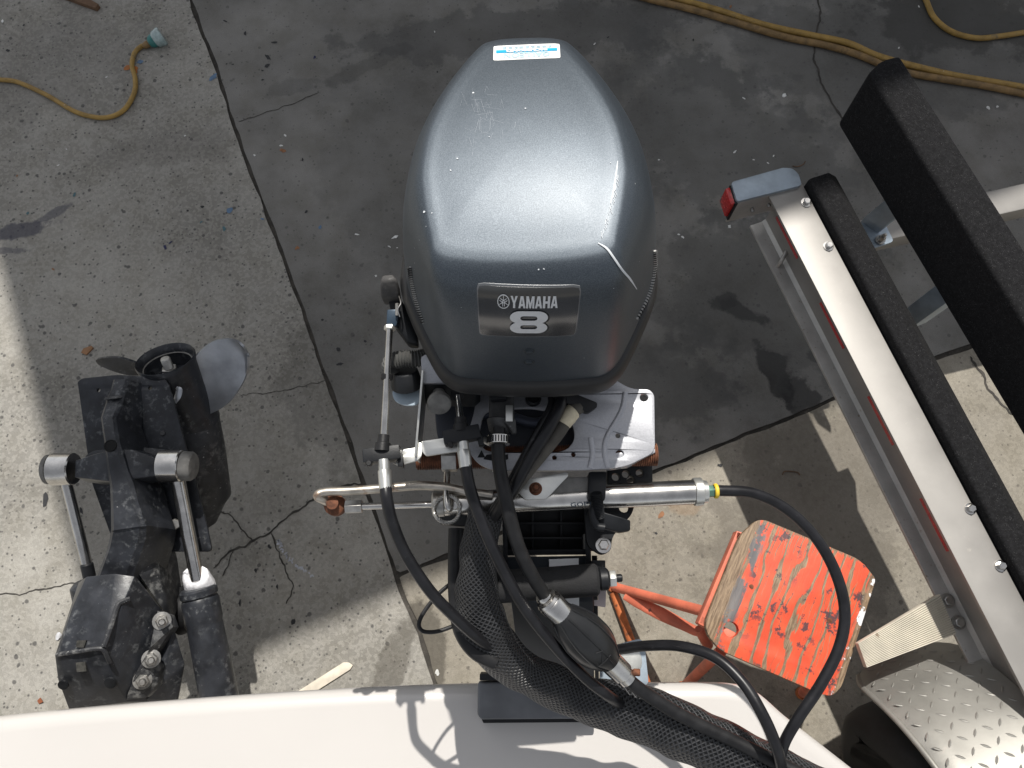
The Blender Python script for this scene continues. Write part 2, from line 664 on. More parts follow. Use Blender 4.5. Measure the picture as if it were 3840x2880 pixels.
eA_l = joint(Af2, An2, -nA, 1.0)
slab('slab', [Afar - nA * HJ] + eA_l + [Anear - nA * HJ, Anear - nA * 12, Afar - nA * 12], CONL)
eA_u = joint(Af2, X + nA * 0 + nB * .012, nA, 2.0)
eB_u = joint(X + dB * .012, Bf2, nB, 3.0)
slab('slab', [Afar + nA * HJ] + eA_u + eB_u + [Bfar + nB * HJ, Bfar + nB * 14, Afar + nA * 14], CONR)
eA_d = joint(X + dA * .012, An2, nA, 4.0)
eB_d = joint(X + dB * .012, Bf2, -nB, 5.0)
slab('slab', [Bfar - nB * HJ] + eB_d[::-1] + eA_d + [Anear + nA * HJ, Anear + nA * 12 - nB * 2], CONB)


def strip(p, q, hw, z, mname, mat, parent=ground):
    d = (q - p).normalized()
    n = V((-d.y, d.x, 0)) * hw
    bm = bmesh.new()
    bm.faces.new([bm.verts.new(V((a.x, a.y, z))) for a in (p + n, q + n, q - n, p - n)])
    return obj(mname, bm, mat, parent)


strip(Afar, Anear, .045, -.007, 'joint_filler', DIRT)
strip(X - dB * .02, Bfar, .04, -.010, 'joint_filler', DIRT)


def crack(pts, wd, mat=CRACK, seed=0.0):
    P = cat([D(x, y, 0) for x, y in pts], 10)
    bm = bmesh.new()
    prev = None
    for i, p in enumerate(P):
        t = (P[min(i + 1, len(P) - 1)] - P[max(i - 1, 0)]).normalized()
        n = V((-t.y, t.x, 0))
        o = mnoise.noise(V((p.x * 22, p.y * 22, seed))) * .010 + mnoise.noise(V((p.x * 70, p.y * 70, seed))) * .005
        k = wd * (.55 + .9 * abs(mnoise.noise(V((p.x * 35, p.y * 35, seed + 9)))))
        if i in (0, len(P) - 1):
            k *= .3
        a = bm.verts.new(p + n * (o + k) + V((0, 0, .0012)))
        b = bm.verts.new(p + n * (o - k) + V((0, 0, .0012)))
        if prev:
            bm.faces.new((prev[0], a, b, prev[1]))
        prev = (a, b)
    return obj('crack', bm, mat, ground)


crack([(462, 1228), (500, 1190), (545, 1168), (590, 1145), (640, 1105), (690, 1075), (740, 1055), (782, 1040)], .0040, seed=1)
crack([(545, 1168), (520, 1140), (500, 1112), (470, 1105)], .0030, seed=2)
crack([(588, 1150), (605, 1205), (632, 1262), (618, 1305)], .0024, seed=3)
crack([(505, 1190), (490, 1215), (480, 1245)], .0020, seed=3.5)
crack([(-60, 1290), (20, 1285), (90, 1275), (140, 1262), (175, 1258)], .0024, seed=4)
crack([(520, 855), (580, 848), (640, 838), (705, 822)], .0016, seed=5)
crack([(515, 262), (560, 248), (620, 228), (690, 200)], .0020, seed=6)
crack([(1762, -20), (1772, 40), (1757, 98), (1765, 150), (1798, 222), (1842, 285)], .0050, seed=7)
crack([(2096, 770), (2120, 810), (2145, 850), (2180, 890), (2230, 915)], .0055, seed=8)
crack([(1250, 300), (1240, 420), (1250, 500)], .0015, seed=9)

spot_cols = {'navy': (.02, .022, .07), 'blue': (.10, .17, .27), 'white': (.62, .62, .60), 'rust': (.24, .11, .05), 'black': (.02, .02, .022), 'teal': (.06, .13, .15)}
SP = [(620, 928, 'navy', 12), (640, 910, 'navy', 6), (860, 790, 'blue', 14), (800, 290, 'blue', 15), (527, 232, 'blue', 11), (1060, 565, 'rust', 10), (1115, 930, 'rust', 11),
      (1070, 508, 'white', 5), (1055, 547, 'white', 6), (955, 583, 'white', 5), (694, 510, 'white', 6), (1180, 215, 'navy', 7), (1135, 600, 'black', 6), (760, 775, 'black', 7),
      (705, 790, 'black', 5), (280, 730, 'teal', 6), (105, 800, 'teal', 6), (840, 858, 'teal', 7), (755, 833, 'teal', 5), (985, 822, 'blue', 6), (1148, 795, 'black', 6), (1200, 853, 'blue', 6),
      (170, 1880, 'black', 17), (305, 1915, 'black', 8), (65, 660, 'rust', 6), (1340, 880, 'white', 7), (1480, 890, 'white', 9), (1460, 925, 'white', 5), (1490, 930, 'white', 4), (1410, 1035, 'white', 5),
      (2940, 360, 'white', 9), (2790, 370, 'white', 7), (2755, 570, 'white', 6), (2900, 585, 'white', 5), (2825, 600, 'white', 4), (2880, 612, 'white', 4), (3705, 405, 'white', 8), (3740, 400, 'white', 6), (3445, 25, 'white', 5), (3370, 180, 'white', 4),
      (2735, 850, 'white', 6), (2560, 890, 'white', 6), (2545, 880, 'white', 4), (2740, 25, 'rust', 8), (1270, 1310, 'black', 7), (1275, 1365, 'black', 9), (1480, 1195, 'black', 6), (1210, 1200, 'black', 6),
      (1370, 1280, 'black', 7), (1560, 1050, 'black', 5), (2430, 1150, 'black', 5), (845, 80, 'black', 7), (920, 125, 'black', 9), (1030, 160, 'black', 9), (1005, 215, 'black', 12), (1003, 247, 'black', 10), (985, 265, 'black', 5),
      (850, 240, 'black', 4), (873, 242, 'black', 4), (985, 300, 'black', 6), (2470, 600, 'white', 4), (2600, 150, 'black', 5), (2280, 140, 'black', 5), (1640, 270, 'black', 5), (1630, 120, 'white', 4), (2230, 165, 'white', 4),
      (2700, 1745, 'black', 9), (2480, 1930, 'rust', 14), (2560, 1830, 'rust', 6), (1870, 2500, 'rust', 6), (2460, 2000, 'black', 5), (1640, 2520, 'white', 9), (1800, 2060, 'white', 6), (1765, 2085, 'white', 6),
      (200, 1010, 'rust', 6), (480, 320, 'black', 6), (90, 95, 'black', 6), (30, 190, 'black', 7), (250, 560, 'white', 4), (400, 290, 'white', 5), (10, 80, 'white', 6), (220, 620, 'white', 4), (960, 2140, 'black', 9), (1040, 2200, 'black', 7), (1100, 2330, 'black', 8), (900, 2260, 'black', 8), (1010, 2050, 'black', 7)]
for (px, py, cn, r) in SP:
    p = S(px, py, 0)
    k = 2.6 / FPX * r
    obj('paint_spot', blob(p, k * random.uniform(.9, 1.5), k * random.uniform(.5, .9), random.uniform(0, 3), 10, .0016), spotmat(cn, spot_cols[cn]), ground)
# pale blue chalk marks
for i in range(26):
    t = i / 25
    p = D(603 + 75 * t * t + random.uniform(-3, 3), 1165 + 80 * t + random.uniform(-3, 3), 0)
    obj('paint_spot', blob(p, random.uniform(.003, .007), random.uniform(.002, .005), random.uniform(0, 3), 7, .0016), spotmat('chalk', (.42, .43, .47)), ground)

# ------------------------------------------------------------------ workshop building whose roof shades the yard
e1 = V((.92, .39, 0)).normalized()
e2 = V((-e1.y, e1.x, 0))
RZ = 6.0
G0 = V((-1.15, -.294, 0))
RC = G0 + V((SUN.x, SUN.y, 0)) * RZ + V((0, 0, RZ))
shed = thing('workshop_building', 'tall grey metal workshop building beyond the frame whose roof shades the yard', 'building', V((RC.x, RC.y, 0)) + e1 * 6 + e2 * 5)
obj('roof', prism([RC, RC + e1 * 13, RC + e1 * 13 + e2 * 10, RC + e2 * 10], .18, .02), ROOFM, shed)
wl = V((RC.x, RC.y, 0)) + e1 * .7 + e2 * .9
wb = bmesh.new()
wp = [wl, wl + e1 * 11.5, wl + e1 * 11.5 + e2 * 8.2, wl + e2 * 8.2]
for a, b in zip(wp, wp[1:] + wp[:1]):
    d = (b - a).normalized()
    hull(wb, [a, b, a + V((-d.y, d.x, 0)) * .15, b + V((-d.y, d.x, 0)) * .15] + [p + EZ * (RZ - .19) for p in (a, b, a + V((-d.y, d.x, 0)) * .15, b + V((-d.y, d.x, 0)) * .15)], 0)
obj('wall', wb, WALLM, shed)
dr = obj('door', obox(wl + e1 * 3 - e2 * .03 + EZ * 1.5, e1, e2, EZ, 3, .05, 2.95, .01), SILVD, shed)
obj('handle', obox(wl + e1 * 3 - e2 * .09 + EZ * 1.0, e1, e2, EZ, .3, .05, .05, .01), STEELD, dr)
for i in range(24):
    obj('wall_rib', obox(wl + e1 * (.4 + i * .47) - e2 * .02 + EZ * 4.4, e1, e2, EZ, .06, .05, 2.7, .01), WALLM, shed)

# ------------------------------------------------------------------ boat: white stern platform
ZP = .82
GEL = M('white_gelcoat', (.53, .508, .485), .30, 0, .015, 3, 0, coat=.4, rvar=.05)
edge = [S(-900, 2800, ZP), S(0, 2688, ZP), S(700, 2625, ZP), S(1400, 2580, ZP), S(2000, 2563, ZP), S(2500, 2563, ZP), S(2740, 2566, ZP), S(2850, 2598, ZP), S(2960, 2690, ZP), S(3120, 2815, ZP), S(3300, 2960, ZP), S(3560, 3200, ZP)]
edge = cat(edge, 6)
edge = [q for q in edge if q.y > -.56]
rear = [V((edge[-1].x + .02, -.60, ZP)), V((edge[0].x - .02, -.60, ZP))]
boat = thing('boat', 'white gelcoat stern platform of a boat along the lower edge', 'boat', V((0, -1.6, .35)))
bm = bmesh.new()
prof = [(0.030, 0.0), (.0165, -.0022), (.0078, -.0075), (.002, -.0165), (0, -.032), (.004, -.05), (.02, -.06), (.06, -.07)]
# closed outline with inward offsets
base = edge + rear
cen = V((0, -1.6, 0))


def inset(pts, d):
    out = []
    L = len(pts)
    for i, p in enumerate(pts):
        t = (pts[(i + 1) % L] - pts[i - 1]).normalized()
        out.append(p + V((t.y, -t.x, 0)) * d)
    return out


rings = []
for d, dz in prof:
    rings.append([bm.verts.new(V((p.x, p.y, ZP + dz))) for p in inset(base, d)])
for i in range(len(rings) - 1):
    L = len(base)
    for k in range(L):
        bm.faces.new((rings[i][k], rings[i][(k + 1) % L], rings[i + 1][(k + 1) % L], rings[i + 1][k]))
bm.faces.new(rings[0])
bm.faces.new(rings[-1][::-1])
obj('platform', bm, GEL, boat, 60)
hb = [V((p.x * .97, p.y - .10, ZP - .07)) for p in base]
hl = [V((p.x * .90, p.y - .12, .36)) for p in base]
bm = bmesh.new()
a = [bm.verts.new(p) for p in hb]
b = [bm.verts.new(p) for p in hl]
for k in range(len(a)):
    bm.faces.new((a[k], a[(k + 1) % len(a)], b[(k + 1) % len(a)], b[k]))
bm.faces.new(b)
obj('transom', bm, GEL, boat, 60)

DECK = M('unseen_deck_dark_grey', (.07, .075, .085), .7, 0, .2, 6)  # unseen cockpit, added dark to cut bounce light on the cowl front
obj('unseen_cockpit_floor', prism([V((-1.15, -.64, .45)), V((1.0, -.64, .45)), V((1.0, -3.6, .45)), V((-1.15, -3.6, .45))], .05, .005), DECK, boat)
for x_, w_ in ((-1.25, .18), (1.10, .18)):
    obj('unseen_gunwale', prism([V((x_ - w_ / 2, -.72, .95)), V((x_ + w_ / 2, -.72, .95)), V((x_ + w_ / 2, -3.6, 1.0)), V((x_ - w_ / 2, -3.6, 1.0))], .5, .02), M('unseen_hull_dark_blue', (.03, .045, .09), .3, 0, .1, 4, coat=.4), boat)  # unseen gunwales, added with the dark cockpit, colour invented
# ------------------------------------------------------------------ trailer
ZR = .68
r0, r1 = S(2880, 728, ZR), S(3712, 2345, ZR)
rd = (r1 - r0).normalized()          # along the rail, towards the lower right
rn = V((-rd.y, rd.x, 0))             # towards the right of the photograph
if rn.x < 0:
    rn = -rn
FWD = .094
HB = .166
LEN = 4.2
trailer = thing('boat_trailer', 'empty aluminium boat trailer with black carpeted bunks, at the right', 'trailer', V((r0.x, r0.y, 0)) + rd * 1.2 + rn * .7)


def RL(s, t, z):
    """point on the trailer: s along the rail from its end, t to the right of the rail's outer edge"""
    p = V((r0.x, r0.y, 0)) + rd * s + rn * t
    return V((p.x, p.y, z))


# the end of the beam is cut square to the photograph's slight skew
def bar(s0, s1, t0, t1, z0, z1, bev=.002):
    return hull(bmesh.new(), [RL(s, t, z) for s in (s0, s1) for t in (t0, t1) for z in (z0, z1)], bev)


rail = obj('rail_top_flange', bar(0, LEN, 0, FWD, ZR - .010, ZR, .0015), ALU, trailer)
obj('rail_web', bar(.004, LEN, FWD / 2 - .005, FWD / 2 + .005, ZR - HB + .010, ZR - .010, 0), ALU, trailer)
lf = bar(.004, LEN, 0, FWD, ZR - HB, ZR - HB + .010, .0015)
obj('rail_bottom_flange', lf, ALUD, trailer)
obj('rail_fillet', hull(bmesh.new(), [RL(s, t, z) for s in (.004, LEN) for (t, z) in ((FWD / 2 - .013, ZR - HB + .010), (FWD / 2 - .005, ZR - HB + .010), (FWD / 2 - .005, ZR - HB + .020))], 0), ALUD, trailer)


def onrail(px, py, z):
    p = S(px, py, z) - V((r0.x, r0.y, 0))
    return p.dot(rd), p.dot(rn)


for (px, py) in ((3022, 760), (3106, 924), (3638, 1908), (3751, 2122)):
    hexbolt(trailer, 'bolt', S(px, py, ZR), EZ, .0085, .012, STEEL, True)
for (a, b) in (((2905, 800), (2988, 955)), ((3075, 1125), (3164, 1299)), ((3259, 1480), (3357, 1665)), ((3464, 1867), (3571, 2067))):
    sA, sB = onrail(*a, .62)[0], onrail(*b, .62)[0]
    obj('reflector_tape', bar(sA, sB, FWD / 2 - .0075, FWD / 2 - .0055, ZR - .094, ZR - .082, 0), REDL, trailer)
# lamp bracket box with red lamp
ZL = ZR + .012
tp = [S(2742, 682, ZL), S(2935, 628, ZL), S(2972, 630, ZL), S(2996, 652, ZL), S(3008, 694, ZL), S(2764, 756, ZL)]
bx = obj('lamp_box', prism(roundpoly(tp, .008, 3), .010, .002), GALV, trailer)
fr = [S(2764, 756, ZL), S(3000, 697, ZL)]
fd = (fr[1] - fr[0]).normalized()
fn = V((fd.y, -fd.x, 0))
obj('lamp_box_side', hull(bmesh.new(), [fr[0] - EZ * .01, fr[1] - EZ * .01, fr[0] - EZ * .105 - fd * .0, fr[1] - EZ * .105, fr[0] - EZ * .01 - fn * .004, fr[1] - EZ * .01 - fn * .004, fr[0] - EZ * .105 - fn * .004, fr[1] - EZ * .105 - fn * .004], 0), ALUD, trailer)
lw = (S(2742, 690, ZL) - fr[0])
ld = lw.normalized()
lo = V((ld.y, -ld.x, 0))
if lo.x > 0:
    lo = -lo
obj('tail_lamp', hull(bmesh.new(), [fr[0] + lw * t + lo * o - EZ * z for t in (.04, .96) for (o, z) in ((.001, .010), (.012, .014), (.001, .080), (.012, .074))], .003), REDL, trailer)
obj('lamp_gasket', hull(bmesh.new(), [fr[0] + lw * t + lo * o - EZ * z for t in (-.05, 1.02) for (o, z) in ((-.004, .008), (.002, .008), (-.004, .090), (.002, .090))], .001), BLK, trailer)
for (px, py) in ((2818, 780), (2880, 762)):
    hexbolt(trailer, 'bolt', S(px, py, ZL - .06), fn, .005, .012, STEELD, False)
# shackle hooked through the bottom flange
hk = S(2926, 985, ZR - HB + .01)
obj('shackle', T([hk + V((-.010, -.012, -.02)), hk + V((-.006, -.008, .012)), hk + V((.006, .014, .030)), hk + V((.016, .030, .018)), hk + V((.014, .030, -.02))], .0055, 10, 8), STEELD, trailer)
# low bunk next to the rail, carpet wrapped
ZB = ZR + .03
s0b = onrail(3060, 690, ZB)[0]


def tR(px, py, z):
    return onrail(px, py, z)[1]


BW = (tR(3418, 1210, ZB - .04) - FWD) * 1.12
bk = hull(bmesh.new(), [RL(s, t, z) for s in (s0b - .02, LEN) for (t, z) in ((FWD + .004, ZB - .10), (FWD + .004, ZB - .006), (FWD + .010, ZB), (FWD + BW * .62, ZB - .002), (FWD + BW, ZB - .04), (FWD + BW, ZB - .10))], .004)
obj('bunk', bk, CARPET, trailer, 50)
# tall bunk further right
ZT = .89
b0, b1 = S(3330, 388, ZT), S(3711, 1000, ZT)
bd = (b1 - b0).normalized()
bn = V((-bd.y, bd.x, 0))
if bn.x < 0:
    bn = -bn
TW = (S(3711, 727, ZT) - b0).dot(bn)
st = (S(3245, 258, ZT) - b0).dot(bd)
nose = hull(bmesh.new(), [b0 + bd * s + bn * t + EZ * z for (s, t, z) in [(st + .012, 0, 0), (st - .01, TW * .5, 0), (st - .005, TW, 0), (3.2, 0, 0), (3.2, TW, 0), (st + .02, 0, -.19), (st, TW * .5, -.19), (st, TW, -.19), (3.2, 0, -.19), (3.2, TW, -.19)]], .012, 3)
obj('bunk', nose, CARPET, trailer, 50)
# bunk posts and braces, cross members
for s in (.42, 1.75):
    f = b0 + bd * s + bn * TW * .5
    obj('bunk_post', obox(V((f.x, f.y, (.50 + ZT - .19) / 2)), bd, bn, EZ, .05, .05, ZT - .19 - .50, .003), GALV, trailer)
q0, q1 = S(3262, 850, .50), S(3420, 722, .66)
obj('bunk_strut', hull(bmesh.new(), [q + o for q in (q0, q1) for o in (V((-.022, .018, .02)), V((.022, -.018, .02)), V((-.022, .018, -.02)), V((.022, -.018, -.02)))], .004), GALV, trailer)
obj('strut_foot', plate([roundpoly([S(3230, 838, .497), S(3300, 800, .497), S(3352, 905, .497), S(3260, 935, .497)], .01)], .497, .008), GALV, trailer)
hexbolt(trailer, 'bolt', S(3300, 900, .50), EZ, .009, .022, STEELD, True, .012)
m0, m1 = S(3250, 868, .49), S(3840, 735, .49)
md = (m1 - m0).normalized()
mn = V((-md.y, md.x, 0))
cm = obj('cross_member', obox(m0 + md * .93 - EZ * .035, md, mn, EZ, 1.9, .075, .07, .004), ALU, trailer)
obj('reflector_tape', obox(m0 + md * 1.02 + mn * .039 - EZ * .03, md, mn, EZ, .62, .003, .05, 0), REDL, trailer)
obj('cross_member', obox(RL(1.95, .9, .49), rn, rd, EZ, 1.75, .075, .07, .004), ALU, trailer)
# ribbed step
ZS = ZR - HB + .018
cA, cB, cC, cD = S(3216, 2412, ZS), S(3522, 2228, ZS), S(3585, 2378, ZS), S(3249, 2504, ZS)
stepm = M('cream_step', (.60, .555, .46), .6, .1, .1, 20, .1, 200, spots=[((.22, .13, .07), 55, .68, .76)])
stp = obj('step_plate', prism([cA, cB, cC, cD], .016, .002), stepm, trailer)
NRIB = 19
for i in range(NRIB):
    t0, t1 = (i + .12) / NRIB, (i + .68) / NRIB
    a0, a1 = cA.lerp(cD, t0), cA.lerp(cD, t1)
    b0_, b1_ = cB.lerp(cC, t0), cB.lerp(cC, t1)
    obj('rib', hull(bmesh.new(), [p + EZ * z for p in (a0, a1, b0_, b1_) for z in (-.001, .0035)], 0), stepm, stp)
for (px, py) in ((3553, 2252), (3594, 2334)):
    hexbolt(trailer, 'bolt', S(px, py, ZR - HB + .012), EZ, .011, .010, STEELD, True)
# fender
FR = .40
PH0 = math.radians(8)
WT = .262
Tp = S(3172, 2532, .385)
AX = (S(3500, 2398, .385) - Tp).normalized()
AX.z = 0
AX.normalize()
FDR = V((AX.y, -AX.x, 0))
if FDR.y > 0:
    FDR = -FDR
Cw = Tp + FDR * FR * math.cos(PH0) - EZ * FR * math.sin(PH0)


def FP(ph, wd, off=0.0):
    return Cw + (FDR * -math.cos(ph) + EZ * math.sin(ph)) * (FR + off) + AX * wd


DIAM = M('diamond_plate_aluminium', (.31, .30, .275), .5, .55, .12, 10, .1, 260, spots=[((.36, .33, .30), 40, .66, .78)])
bm = bmesh.new()
NP, NWF = 40, 10
gr = []
for i in range(NP + 1):
    ph = PH0 + (math.radians(150) - PH0) * i / NP
    row = []
    for j in range(NWF + 1):
        t = j / NWF
        ee = 0.0
        # rounded end corners
        if i < 4:
            k = (4 - i) / 4
            ee = .03 * k * k
        wj = ee + (WT - ee * 2.4) * t
        dip = -.012 * max(0, 1 - t / .12) ** 2
        row.append(bm.verts.new(FP(ph, wj, dip)))
    gr.append(row)
for i in range(NP):
    for j in range(NWF):
        bm.faces.new((gr[i][j], gr[i + 1][j], gr[i + 1][j + 1], gr[i][j + 1]))
bmesh.ops.recalc_face_normals(bm, faces=bm.faces)
bmesh.ops.solidify(bm, geom=bm.faces[:], thickness=.004)
fender = obj('fender', bm, DIAM, trailer, 50)
rolled = [FP(PH0 + (math.radians(150) - PH0) * i / NP, (.03 * ((4 - i) / 4) ** 2 if i < 4 else 0), -.014) for i in range(NP + 1)]
obj('rolled_edge', tube(bmesh.new(), rolled, .007, 10), DIAM, fender)
# raised treads
bm = bmesh.new()
L_, W_, H_ = .0105, .0026, .0014
tv = [(-L_, 0, 0), (-L_ * .4, -W_, 0), (L_ * .4, -W_, 0), (L_, 0, 0), (L_ * .4, W_, 0), (-L_ * .4, W_, 0), (-L_ * .5, 0, H_), (L_ * .5, 0, H_)]
vs = [bm.verts.new(p) for p in tv]
for f in ((0, 1, 6), (1, 2, 7, 6), (2, 3, 7), (3, 4, 7), (4, 5, 6, 7), (5, 0, 6)):
    bm.faces.new([vs[i] for i in f])
smooth(bm, 30)
tme = bpy.data.meshes.new('tread')
bm.to_mesh(tme)
bm.free()
tme.materials.append(DIAM)
nt_ = 0
stp_ = .030
i = 0
while True:
    ph = PH0 + .07 + i * stp_ / FR
    if ph > math.radians(112):
        break
    for j in range(int(WT / stp_) + 1):
        wj = .022 + j * stp_ + (0)
        if wj > WT - .018 or (i < 2 and (wj < .04 or wj > WT - .035)):
            continue
        o = bpy.data.objects.new('tread', tme)
        col.objects.link(o)
        o.parent = fender
        n_ = (FDR * -math.cos(ph) + EZ * math.sin(ph))
        t_ = (FDR * math.sin(ph) + EZ * math.cos(ph))
        sgn = 1 if (i + j) % 2 else -1
        ex = (t_ + AX * sgn).normalized()
        ey = n_.cross(ex)
        mt = Matrix((ex, ey, n_)).transposed()
        o.location = FP(ph, wj, .0006) - ROOT[fender]
        o.rotation_mode = 'QUATERNION'
        o.rotation_quaternion = mt.to_quaternion()
        nt_ += 1
    i += 1
# wheel
WC = Cw + AX * .005
WC = V((WC.x, WC.y, .29))
wh = obj('wheel', lathe(bmesh.new(), WC - AX * .005, AX, [(0.02, .03), (.005, .05), (0, .10), (.012, .135), (.004, .165), (.03, .178), (.17, .178), (.19, .16), (.18, .04)], 36), M('wheel_white_paint', (.62, .60, .55), .5, .1, .1), trailer)
bm = bmesh.new()
tp_ = [(.032, .172), (.006, .188), (-.004, .215), (-.004, .24), (.006, .268), (.022, .284), (.05, .29), (.15, .29), (.178, .284), (.194, .268), (.2, .24), (.194, .19), (.17, .172)]
cp = [WC + AX * d for d, r in tp_]
tube(bm, cp, [r for d, r in tp_], 48, caps=False)
obj('tyre', bm, TYRE, wh, 50)
for k in range(48):
    a = 2 * math.pi * k / 48
    n_ = (FDR * math.cos(a) + EZ * math.sin(a))
    t_ = (EZ * math.cos(a) - FDR * math.sin(a))
    for wd in (.04, .10, .16):
        pass
for k in range(5):
    a = 2 * math.pi * k / 5
    hexbolt(wh, 'lug_nut', WC + AX * .004 + (FDR * math.cos(a) + EZ * math.sin(a)) * .057, -AX, .010, .02, STEEL, False)
obj('axle', C(WC + AX * .18, WC + AX * 1.5, .03, .03), GALV, trailer)
0 and obj('fender_bracket', bar(onrail(3600, 2450, .5)[0], onrail(3600, 2450, .5)[0] + .10, -.12, .01, ZR - HB - .02, ZR - HB - .003, .002), GALV, trailer)

# ------------------------------------------------------------------ orange stand with plywood top
ZQ = .50
seatpx = [(2839, 1950), (2871, 1950), (3228, 2099), (3282, 2167), (3282, 2185), (3156, 2578), (3119, 2612), (3074, 2602), (2699, 2438), (2652, 2378), (2645, 2330), (2776, 2004)]
sp = roundpoly([S(x, y, ZQ) for x, y in seatpx], .03, 4)
sg = (S(2647, 2334, ZQ) - S(2776, 2004, ZQ)).normalized()     # along the grain
ga = math.atan2(sg.y, sg.x)
m, n, p = newmat('worn_orange_plywood')
vec = coords(n, rot=(0, 0, -ga))
mp = n.nodes.new('ShaderNodeMapping')
mp.inputs['Scale'].default_value = (1.3, 13, 1)
n.links.new(vec, mp.inputs[0])
warp = noisen(n, vec, 7, 3)
wv = n.nodes.new('ShaderNodeTexWave')
wv.wave_type = 'BANDS'
wv.bands_direction = 'Y'
wv.inputs['Scale'].default_value = 8.5
wv.inputs['Distortion'].default_value = 11
wv.inputs['Detail'].default_value = 3
wv.inputs['Detail Scale'].default_value = 1.0
mp2 = n.nodes.new('ShaderNodeMapping')
mp2.inputs['Scale'].default_value = (.42, 1.0, 1)
n.links.new(vec, mp2.inputs[0])
n.links.new(mp2.outputs[0], wv.inputs['Vector'])
streak = noisen(n, mp.outputs[0], 18, 5, .7)
wood = mixc(n, ramp(n, streak, .3, .7), (.105, .062, .034), (.33, .235, .145))
grey = mixc(n, ramp(n, noisen(n, mp.outputs[0], 6, 4), .4, .7), (.10, .095, .10), (.17, .155, .15))
paint = mixc(n, ramp(n, noisen(n, vec, 16, 4), .35, .7), (.60, .066, .024), (.74, .100, .036))
# bare wood along the grain
loc = n.nodes.new('ShaderNodeSeparateXYZ')
n.links.new(vec, loc.inputs[0])
ctr = Matrix.Rotation(-ga, 3, 'Z') @ (S(2960, 2280, ZQ))
bmask = ramp(n, mathn(n, 'ADD', mathn(n, 'MULTIPLY', wv.outputs[1], .8), mathn(n, 'MULTIPLY', streak, .42)), .90, .95)
low = ramp(n, loc.outputs[1], 0, 1)
wv2 = n.nodes.new('ShaderNodeTexWave')
wv2.bands_direction = 'Y'
wv2.inputs['Scale'].default_value = 24
wv2.inputs['Distortion'].default_value = 6
wv2.inputs['Detail'].default_value = 3
n.links.new(mp2.outputs[0], wv2.inputs['Vector'])
fine_ = mathn(n, 'MULTIPLY', ramp(n, wv2.outputs[1], .90, .96), ramp(n, noisen(n, vec, 8, 3), .45, .60))
base = mixc(n, mathn(n, 'MAXIMUM', bmask, fine_), paint, wood)
# dark scuffed patches
pat = mathn(n, 'MULTIPLY', ramp(n, noisen(n, vec, 24, 7, .75), .55, .58), ramp(n, noisen(n, vec, 7, 2), 0.47, 0.56))
base = mixc(n, mathn(n, 'MULTIPLY', pat, .9), base, (.04, .035, .045))


def edgeband(pa, pb, wid, amp):
    """0..1 mask for a strip along an edge of the seat (pixel pair)"""
    a_, b_ = S(*pa, ZQ), S(*pb, ZQ)
    d_ = (b_ - a_).normalized()
    nn = V((-d_.y, d_.x, 0))
    cc_ = S(2960, 2280, ZQ)
    if (cc_ - a_).dot(nn) < 0:
        nn = -nn
    q = coords(n)
    dt = n.nodes.new('ShaderNodeVectorMath')
    dt.operation = 'DOT_PRODUCT'
    n.links.new(q, dt.inputs[0])
    dt.inputs[1].default_value = nn
    dist = mathn(n, 'SUBTRACT', dt.outputs['Value'], a_.dot(nn) - STL0.dot(nn))
    dist = mathn(n, 'ADD', dist, mathn(n, 'MULTIPLY', mathn(n, 'SUBTRACT', streak, .5), amp))
    return dist


STL0 = V((S(2960, 2280, ZQ).x, S(2960, 2280, ZQ).y, 0))
dl = edgeband((2776, 2004), (2647, 2334), .05, .03)
base = mixc(n, mathn(n, 'MULTIPLY', mathn(n, 'SUBTRACT', 1.0, ramp(n, dl, .055, .063)), ramp(n, noisen(n, vec, 14, 5, .7), .46, .52)), base, grey)
base = mixc(n, mathn(n, 'SUBTRACT', 1.0, ramp(n, dl, .030, .036)), base, wood)
dr_ = edgeband((3282, 2185), (3156, 2578), .05, .035)
wht = mathn(n, 'MULTIPLY', mathn(n, 'SUBTRACT', 1.0, ramp(n, dr_, .012, .018)), ramp(n, noisen(n, vec, 26, 4, .7), .54, .58))
base = mixc(n, mathn(n, 'SUBTRACT', 1.0, ramp(n, dr_, .010, .020)), base, wood)
base = mixc(n, wht, base, (.72, .72, .74))
db_ = edgeband((3074, 2602), (2699, 2438), .05, .05)
base = mixc(n, mathn(n, 'SUBTRACT', 1.0, ramp(n, db_, -.004, .004)), base, wood)
dt_ = edgeband((2871, 1950), (3228, 2099), .05, .06)
base = mixc(n, mathn(n, 'SUBTRACT', 1.0, ramp(n, dt_, .0, .01)), base, wood)
n.links.new(base, p.inputs['Base Color'])
p.inputs['Roughness'].default_value = .6
n.links.new(bumpn(n, mathn(n, 'SUBTRACT', streak, mathn(n, 'MULTIPLY', bmask, .6)), .4, .002), p.inputs['Normal'])
PLY = m
stand = thing('work_stand', 'low stand with worn orange plywood top and tubular legs beside the trailer', 'stand', STL0)
hole = circle(S(2742, 2361, ZQ), .0175, 20)
obj('top', plate([sp, hole], ZQ, .019, .002), PLY, stand)
for (px, py) in ((2818, 2199), (3111, 2327)):
    obj('screw', blob(S(px, py, ZQ), .006, .006, .3, 10, .0008, .2), RUST, stand)
fz = ZQ - .020
